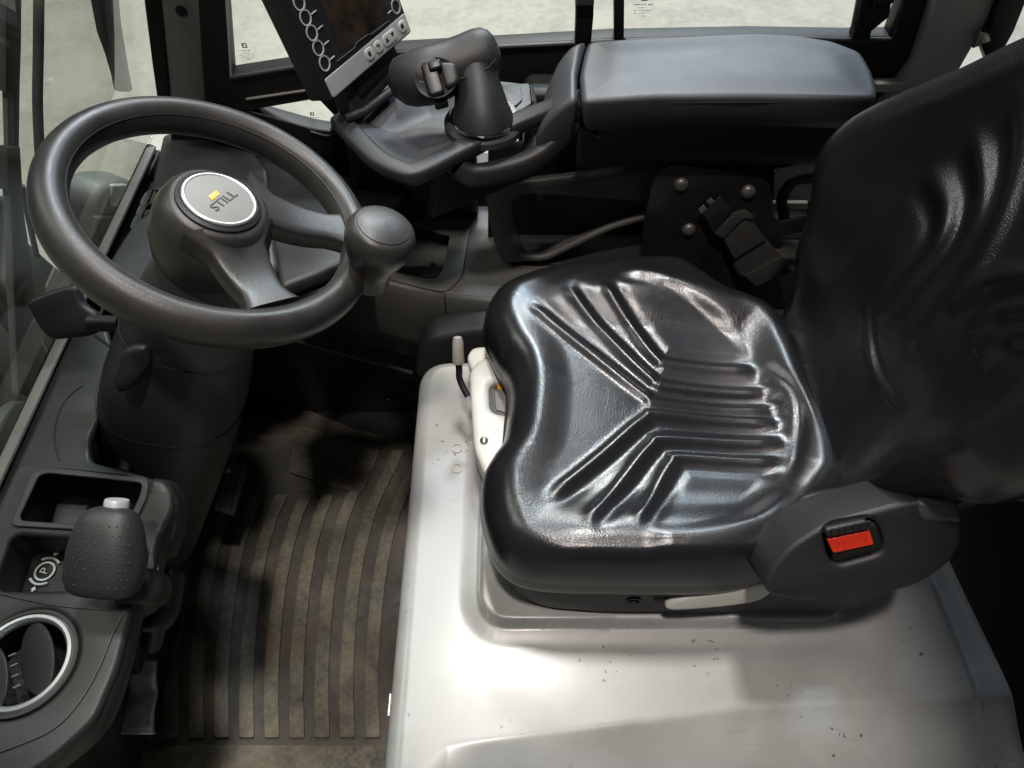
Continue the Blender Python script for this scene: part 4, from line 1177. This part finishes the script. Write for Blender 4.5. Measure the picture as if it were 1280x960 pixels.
# parking brake lever
pk = thing('parking_brake', P(135, 700, z=.15), 'dimpled black parking brake knob with silver button on the near console', 'brake lever')
kd = .86
KW = lambda a, b, dz=0: P(a, b, d=kd + dz)
kr = lambda r: r * kd / FPX
kax = unit(KW(128, 742) - KW(140, 636))
ku = unit(np.cross(kax, _F)); kv = np.cross(kax, ku)
ks_ = []
prof = [(140, 634, 12), (140, 637, 24), (139, 642, 31), (138, 652, 37), (136, 668, 42), (134, 690, 46), (132, 710, 47), (130, 726, 46), (129, 736, 42), (128, 741, 36), (128, 744, 20)]
for (a, b, r_) in prof:
    ks_.append(ell(KW(a, b), ku, kv, kr(r_), kr(r_ * .72), 44, 2.6))
loft('knob', ks_, PL_DARK, pk)
V, F = [], []
for row in range(8):
    yy = 652 + row * 10.5
    for col in range(-4, 5):
        al = math.radians(90 + (col + (.5 if row % 2 else 0)) * 14)
        pa_ = np.array(prof, float)
        p_ = np.array([np.interp(yy, pa_[:, 1], pa_[:, k_]) for k_ in range(3)])
        ca, sa2 = math.cos(al), math.sin(al)
        pp = 2 / 2.6
        for sgn in (1,):
            vv = kv if kv @ _F < 0 else -kv
            c_ = KW(p_[0], p_[1]) + ku * kr(p_[2]) * math.copysign(abs(ca) ** pp, ca) + vv * kr(p_[2] * .72) * abs(sa2) ** pp
            nrm = unit(ku * ca * .72 + vv * sa2)
            a_, b_ = axes(nrm)
            base = len(V)
            for (rr, hh) in ((.0014, -.0003), (.0009, .0004)):
                for j in range(6):
                    V.append(c_ + a_ * rr * math.cos(j * math.pi / 3) + b_ * rr * math.sin(j * math.pi / 3) + nrm * hh)
            V.append(c_ + nrm * .0006)
            for j in range(6):
                F.append((base + j, base + (j + 1) % 6, base + 6 + (j + 1) % 6, base + 6 + j))
                F.append((base + 6 + j, base + 6 + (j + 1) % 6, base + 12))
dm = mesh('grip_dots', V, F, PL_DARK, pk, 0); dm['kind'] = 'stuff'
c_ = KW(145, 638, .01)
lathe('release_button', Fr(c_, *axes(-kax)), [(.0135, -.004), (.0135, .010), (.0125, .0125), (0, .0128)], SILVER, pk, n=28)
tube('lever_arm', spline([KW(150, 730, .03), KW(190, 735, .05), P(200, 745, z=.02), P(190, 800, z=-.10)], 6, False), .022, PL_BLACK, pk, n=16, flat=.7)
cutpx('arm_cover', Fr(P(188, 640, z=.14), (1, .1, 0), (-.2, 1, .5)), [(186, 596), (206, 600), (220, 622), (218, 660), (204, 700), (180, 706), (170, 680), (176, 630)], PL_DARK, pk, t=.05, bev=.010, r=.012)
cutpx('lever_guard', Fr(P(190, 740, z=.06), (1, .1, 0), (-.2, 1, .4)), [(172, 712), (208, 706), (218, 716), (210, 768), (196, 790), (168, 792)], PL_BLACK, pk, t=.05, bev=.012, r=.014)

# pedals
bp_ = thing('brake_pedal', P(170, 870, z=-.30), 'worn shiny steel pedal low beside the near console', 'pedal')
fp = Fr(P(170, 872, z=-.26), (1, -.1, .15), (.1, 1, .25))
V, F = [], []
nx_, ny_ = 24, 40
cpx = [(148, 826), (196, 826), (192, 918), (132, 918)]
c2 = [np.array(fp.px(*q)) for q in cpx]
for j in range(ny_ + 1):
    t = j / ny_
    for i in range(nx_ + 1):
        s = i / nx_
        q = (c2[0] * (1 - s) + c2[1] * s) * (1 - t) + (c2[3] * (1 - s) + c2[2] * s) * t
        hh = .010 * math.sin(s * math.pi) ** .5 - .007 * math.exp(-((t - .45) / .14) ** 2) - .006 * max(0, t - .9) * 10 * (s - .2)
        V.append(fp.at(q[0], q[1], hh))
for j in range(ny_):
    for i in range(nx_):
        a = j * (nx_ + 1) + i
        F.append((a, a + 1, a + nx_ + 2, a + nx_ + 1))
WORN = mat('worn_steel', (.60, .58, .55), .22, metal=.4, mottle=.5, mscale=30, rvar=.08)
pp_ = mesh('pedal_plate', V, F, WORN, bp_, 0)
md = pp_.modifiers.new('thickness', 'SOLIDIFY'); md.thickness = .006; md.offset = -1
tube('pedal_arm', [fp.at(0, .03, -.012), P(150, 800, z=-.2), P(120, 760, z=-.1)], .012, METAL_BLACK, bp_, n=12)
gp = thing('accelerator_pedal', P(285, 615, z=-.33), 'dark ribbed accelerator pedal in the shade under the column', 'pedal')
fgp = Fr(P(286, 612, z=-.30), (1, 0, 0), (-.2, .8, .55))
cutpx('pedal_pad', fgp, [(284, 577), (308, 581), (292, 646), (266, 638)], PL_GREY, gp, t=.012, bev=.003, r=.005)
for k in range(3):
    strip('pad_rib', [(288 + k * 7, 584), (275 + k * 6.5, 634)], .0022, PL_DARK, gp, fr=fgp.up(.001))
lathe('pedal_rivet', Fr(fgp.at(*fgp.px(286, 588), .001), fgp.u, fgp.v), [(.005, 0), (.004, .003), (0, .003)], SILVER, gp, n=14)
tube('pedal_arm', [P(285, 590, z=-.31), P(296, 500, z=-.15)], .012, METAL_BLACK, gp, n=12)
tube('shiny_pin', [P(294, 484, z=-.08), P(294, 500, z=-.10)], .006, STEEL, gp, n=12)

# ------------------------------------------------------------------ steering column and wheel
WC = np.array([-.3725, .1474, .3825]); S_ = .92
WC = CAM + S_ * (WC - CAM)
WR = .185 * S_ - .003
WN = unit([math.sin(.478) * math.cos(.068), math.sin(.478) * math.sin(.068), math.cos(.478)])
wx = unit(np.cross((0, 1, 0), WN)); fwh = Fr(WC, wx, np.cross(WN, wx))

sc_ = thing('steering_column', P(200, 560, z=-.02), 'dark steering column shroud below the wheel with levers', 'steering column')
top_c = WC - WN * .075
base_c = P(195, 590, z=-.06)
secs = []
cu_, cv_ = axes(WN)
for t, ru, rv, tilt in ((0, .052, .052, 0), (.08, .062, .060, 0), (.25, .082, .078, .2), (.45, .096, .092, .5), (.7, .103, .10, .8), (1.0, .105, .105, 1), (1.4, .10, .10, 1)):
    d_ = unit(WN * (1 - tilt) + np.array([.1, 0, 1]) * tilt)
    u_, v_ = axes(d_, (0, 1, 0))
    secs.append(ell(top_c + (base_c - top_c) * t, u_, v_, ru, rv, 48, 2.4))
loft('shroud', secs, PL_DARK, sc_, sharp=60)
for t, ru, rv, tilt in ((.25, .0825, .0785, .2), (.55, .0993, .0953, .6)):
    d_ = unit(WN * (1 - tilt) + np.array([.1, 0, 1]) * tilt)
    u_, v_ = axes(d_, (0, 1, 0))
    tube('shroud_seam', ell(top_c + (base_c - top_c) * t, u_, v_, ru, rv, 64, 2.4), .0012, SEAL, sc_, n=6, closed=True)
cutpx('indicator_lever', Fr(P(80, 390, z=.27), (1, .2, .1), (0, .75, .66)), [(30, 380), (36, 373), (72, 359), (94, 355), (102, 380), (122, 392), (124, 412), (108, 420), (60, 425), (48, 412)], PL_BLACK, sc_, t=.020, bev=.007, r=.010)
tube('lever_stalk', [P(112, 404, z=.27), P(150, 405, z=.27)], .011, PL_BLACK, sc_, n=14)
fti = Fr(P(168, 455, z=.285), (1, .1, 0), (0, .6, .8))
cutpx('tilt_lever', fti, [(150, 440), (166, 432), (182, 434), (186, 452), (176, 468), (152, 492), (136, 480), (142, 462)], PL_BLACK, sc_, t=.04, bev=.010, sm=5)
cutpx('lever_slot', fti.up(-.012), [(178, 436), (200, 446), (204, 462), (184, 462)], SEAL, sc_, t=.01, bev=.002)

st_w = thing('steering_wheel', WC, 'dark rubber steering wheel with two spokes and spinner knob', 'steering wheel')
rim = []
for j in range(128):
    a = 2 * math.pi * j / 128
    c_ = fwh.at(WR * math.cos(a), WR * math.sin(a))
    rad = fwh.u * math.cos(a) + fwh.v * math.sin(a)
    rim.append(ell(c_, rad, fwh.n, .0195, .0240, 28))
loft('rim', rim, PL_WARM, st_w, closed=True, sharp=0)
# parting lines on the rim
for hh, rr in ((.0150, -.0155),):
    pth = [fwh.at((WR + rr) * math.cos(a), (WR + rr) * math.sin(a), hh) for a in np.linspace(0, 2 * math.pi, 128, endpoint=False)]
    tube('parting_line', pth, .0007, PL_BLACK, st_w, n=6, closed=True)
def wpx(px, py, c=0.0):
    f_ = fwh.up(c); q = f_.px(px, py); return f_.at(*q)
# hub
HC = fwh.px(280, 262)
em = fwh.up(.030)
ea, eb = em.px(274, 251)
hub = []
for (c_, r1, off_) in ((-.085, .050, 0), (-.060, .062, 0), (-.03, .068, 0), (0, .066, 0), (.015, .060, .0), (.024, .054, 0), (.027, .050, 0)):
    f_ = fwh.up(c_)
    t = (c_ + .085) / .112
    ca = np.array([0, 0]) * (1 - t) + np.array([ea, eb]) * t
    hub.append(ell(f_.at(*ca), fwh.u, fwh.v, r1, r1, 56, 2.2))
loft('hub', hub, PL_WARM, st_w, sharp=60)
fe = Fr(em.at(ea, eb, -.004), fwh.u, fwh.v)
RE = .0405
lathe('emblem_collar', fe, [(RE + .007, -.004), (RE + .006, .004), (RE + .002, .006), (RE - .001, .004)], PL_BLACK, st_w, n=64, cap=False)
eo = tube('emblem', [fe.at((RE - .002) * math.cos(t), (RE - .002) * math.sin(t), .0062) for t in np.linspace(0, 2 * math.pi, 96, endpoint=False)], .0026, ALU, st_w, n=14, closed=True)
lathe('emblem_face', fe, [(RE - .0015, .004), (RE - .003, .0076), (RE - .006, .0083), (0, .0088)], SILVER_DULL, eo, n=64)
fte = fe.up(.0088)
q0 = np.array(fte.px(266, 262)); q1 = np.array(fte.px(296, 239))
ang_t = math.atan2(*(q1 - q0)[::-1])
mid = np.array(fte.px(280, 251))
text('lettering', 'STILL', fte, mid[0], mid[1], .0150, ang_t, BLACK_PRINT, eo, sx=1.22)
d1 = np.array([math.cos(ang_t), math.sin(ang_t)]); d2 = np.array([-d1[1], d1[0]])
lc_ = mid - d1 * .0015 + d2 * .0115
bar = [lc_ - d1 * .0088 - d2 * .0032, lc_ + d1 * .0062 - d2 * .0032, lc_ + d1 * .0088 + d2 * .0032, lc_ - d1 * .0062 + d2 * .0032]
cut('logo_bar', fte.up(.0006), [tuple(q) for q in bar], ORANGE, eo, t=.0006, bev=.0001)
# spokes
def spoke(pa_, pb_, w0, w1):
    A = wpx(*pa_, .012); B = wpx(*pb_, .0)
    d_ = unit(B - A)
    side = np.cross(fwh.n, d_)
    secs = []
    for t in np.linspace(0, 1, 10):
        c_ = A + (B - A) * t - fwh.n * (.010 * math.sin(t * math.pi))
        wv = w0 + (w1 - w0) * t + .018 * max(0, .22 - t) / .22 + .012 * max(0, t - .82) / .18
        secs.append(ell(c_, side, fwh.n, wv, .016 - .003 * t, 32, 5.0))
    return loft('spoke', secs, PL_WARM, st_w, sharp=60)
spoke((312, 258), (434, 292), .031, .019)
spoke((285, 292), (340, 386), .038, .022)
# spinner knob
KB = wpx(461, 341, .010)
KT = P(478, 272, d=np.linalg.norm(0) + .835)
kn = unit(np.array([.36, .03, .93]))
kfr = Fr(KB, *axes(kn, (1, 0, 0)))
kb = lathe('spinner_knob', kfr, [(.027, -.012), (.0262, .004), (.0272, .014), (.0305, .024), (.0350, .034), (.0392, .045), (.0415, .056), (.0412, .066), (.0375, .0745), (.0325, .0785)], PL_WARM, st_w, n=56)
lathe('knob_cap', kfr, [(.0322, .0770), (.0314, .0798), (.024, .0825), (.012, .0842), (0, .0848)], PL_WARM, kb, n=48)
V, F = [], []
for j in range(18):
    for r_, h_ in ((.0408, .058),) if j % 2 else ((.0372, .0495), (.040, .066)):
        a = 2 * math.pi * j / 18
        c_ = kfr.at(r_ * math.cos(a), r_ * math.sin(a), h_)
        nn = unit(kfr.u * math.cos(a) + kfr.v * math.sin(a))
        a_, b_ = axes(nn)
        base = len(V)
        for m_ in range(6): V.append(c_ + a_ * .0021 * math.cos(m_ * math.pi / 3) + b_ * .0021 * math.sin(m_ * math.pi / 3))
        V.append(c_ + nn * .0011)
        for m_ in range(6): F.append((base + m_, base + (m_ + 1) % 6, base + 6))
gd = mesh('grip_dots', V, F, PL_WARM, kb, 0); gd['kind'] = 'stuff'
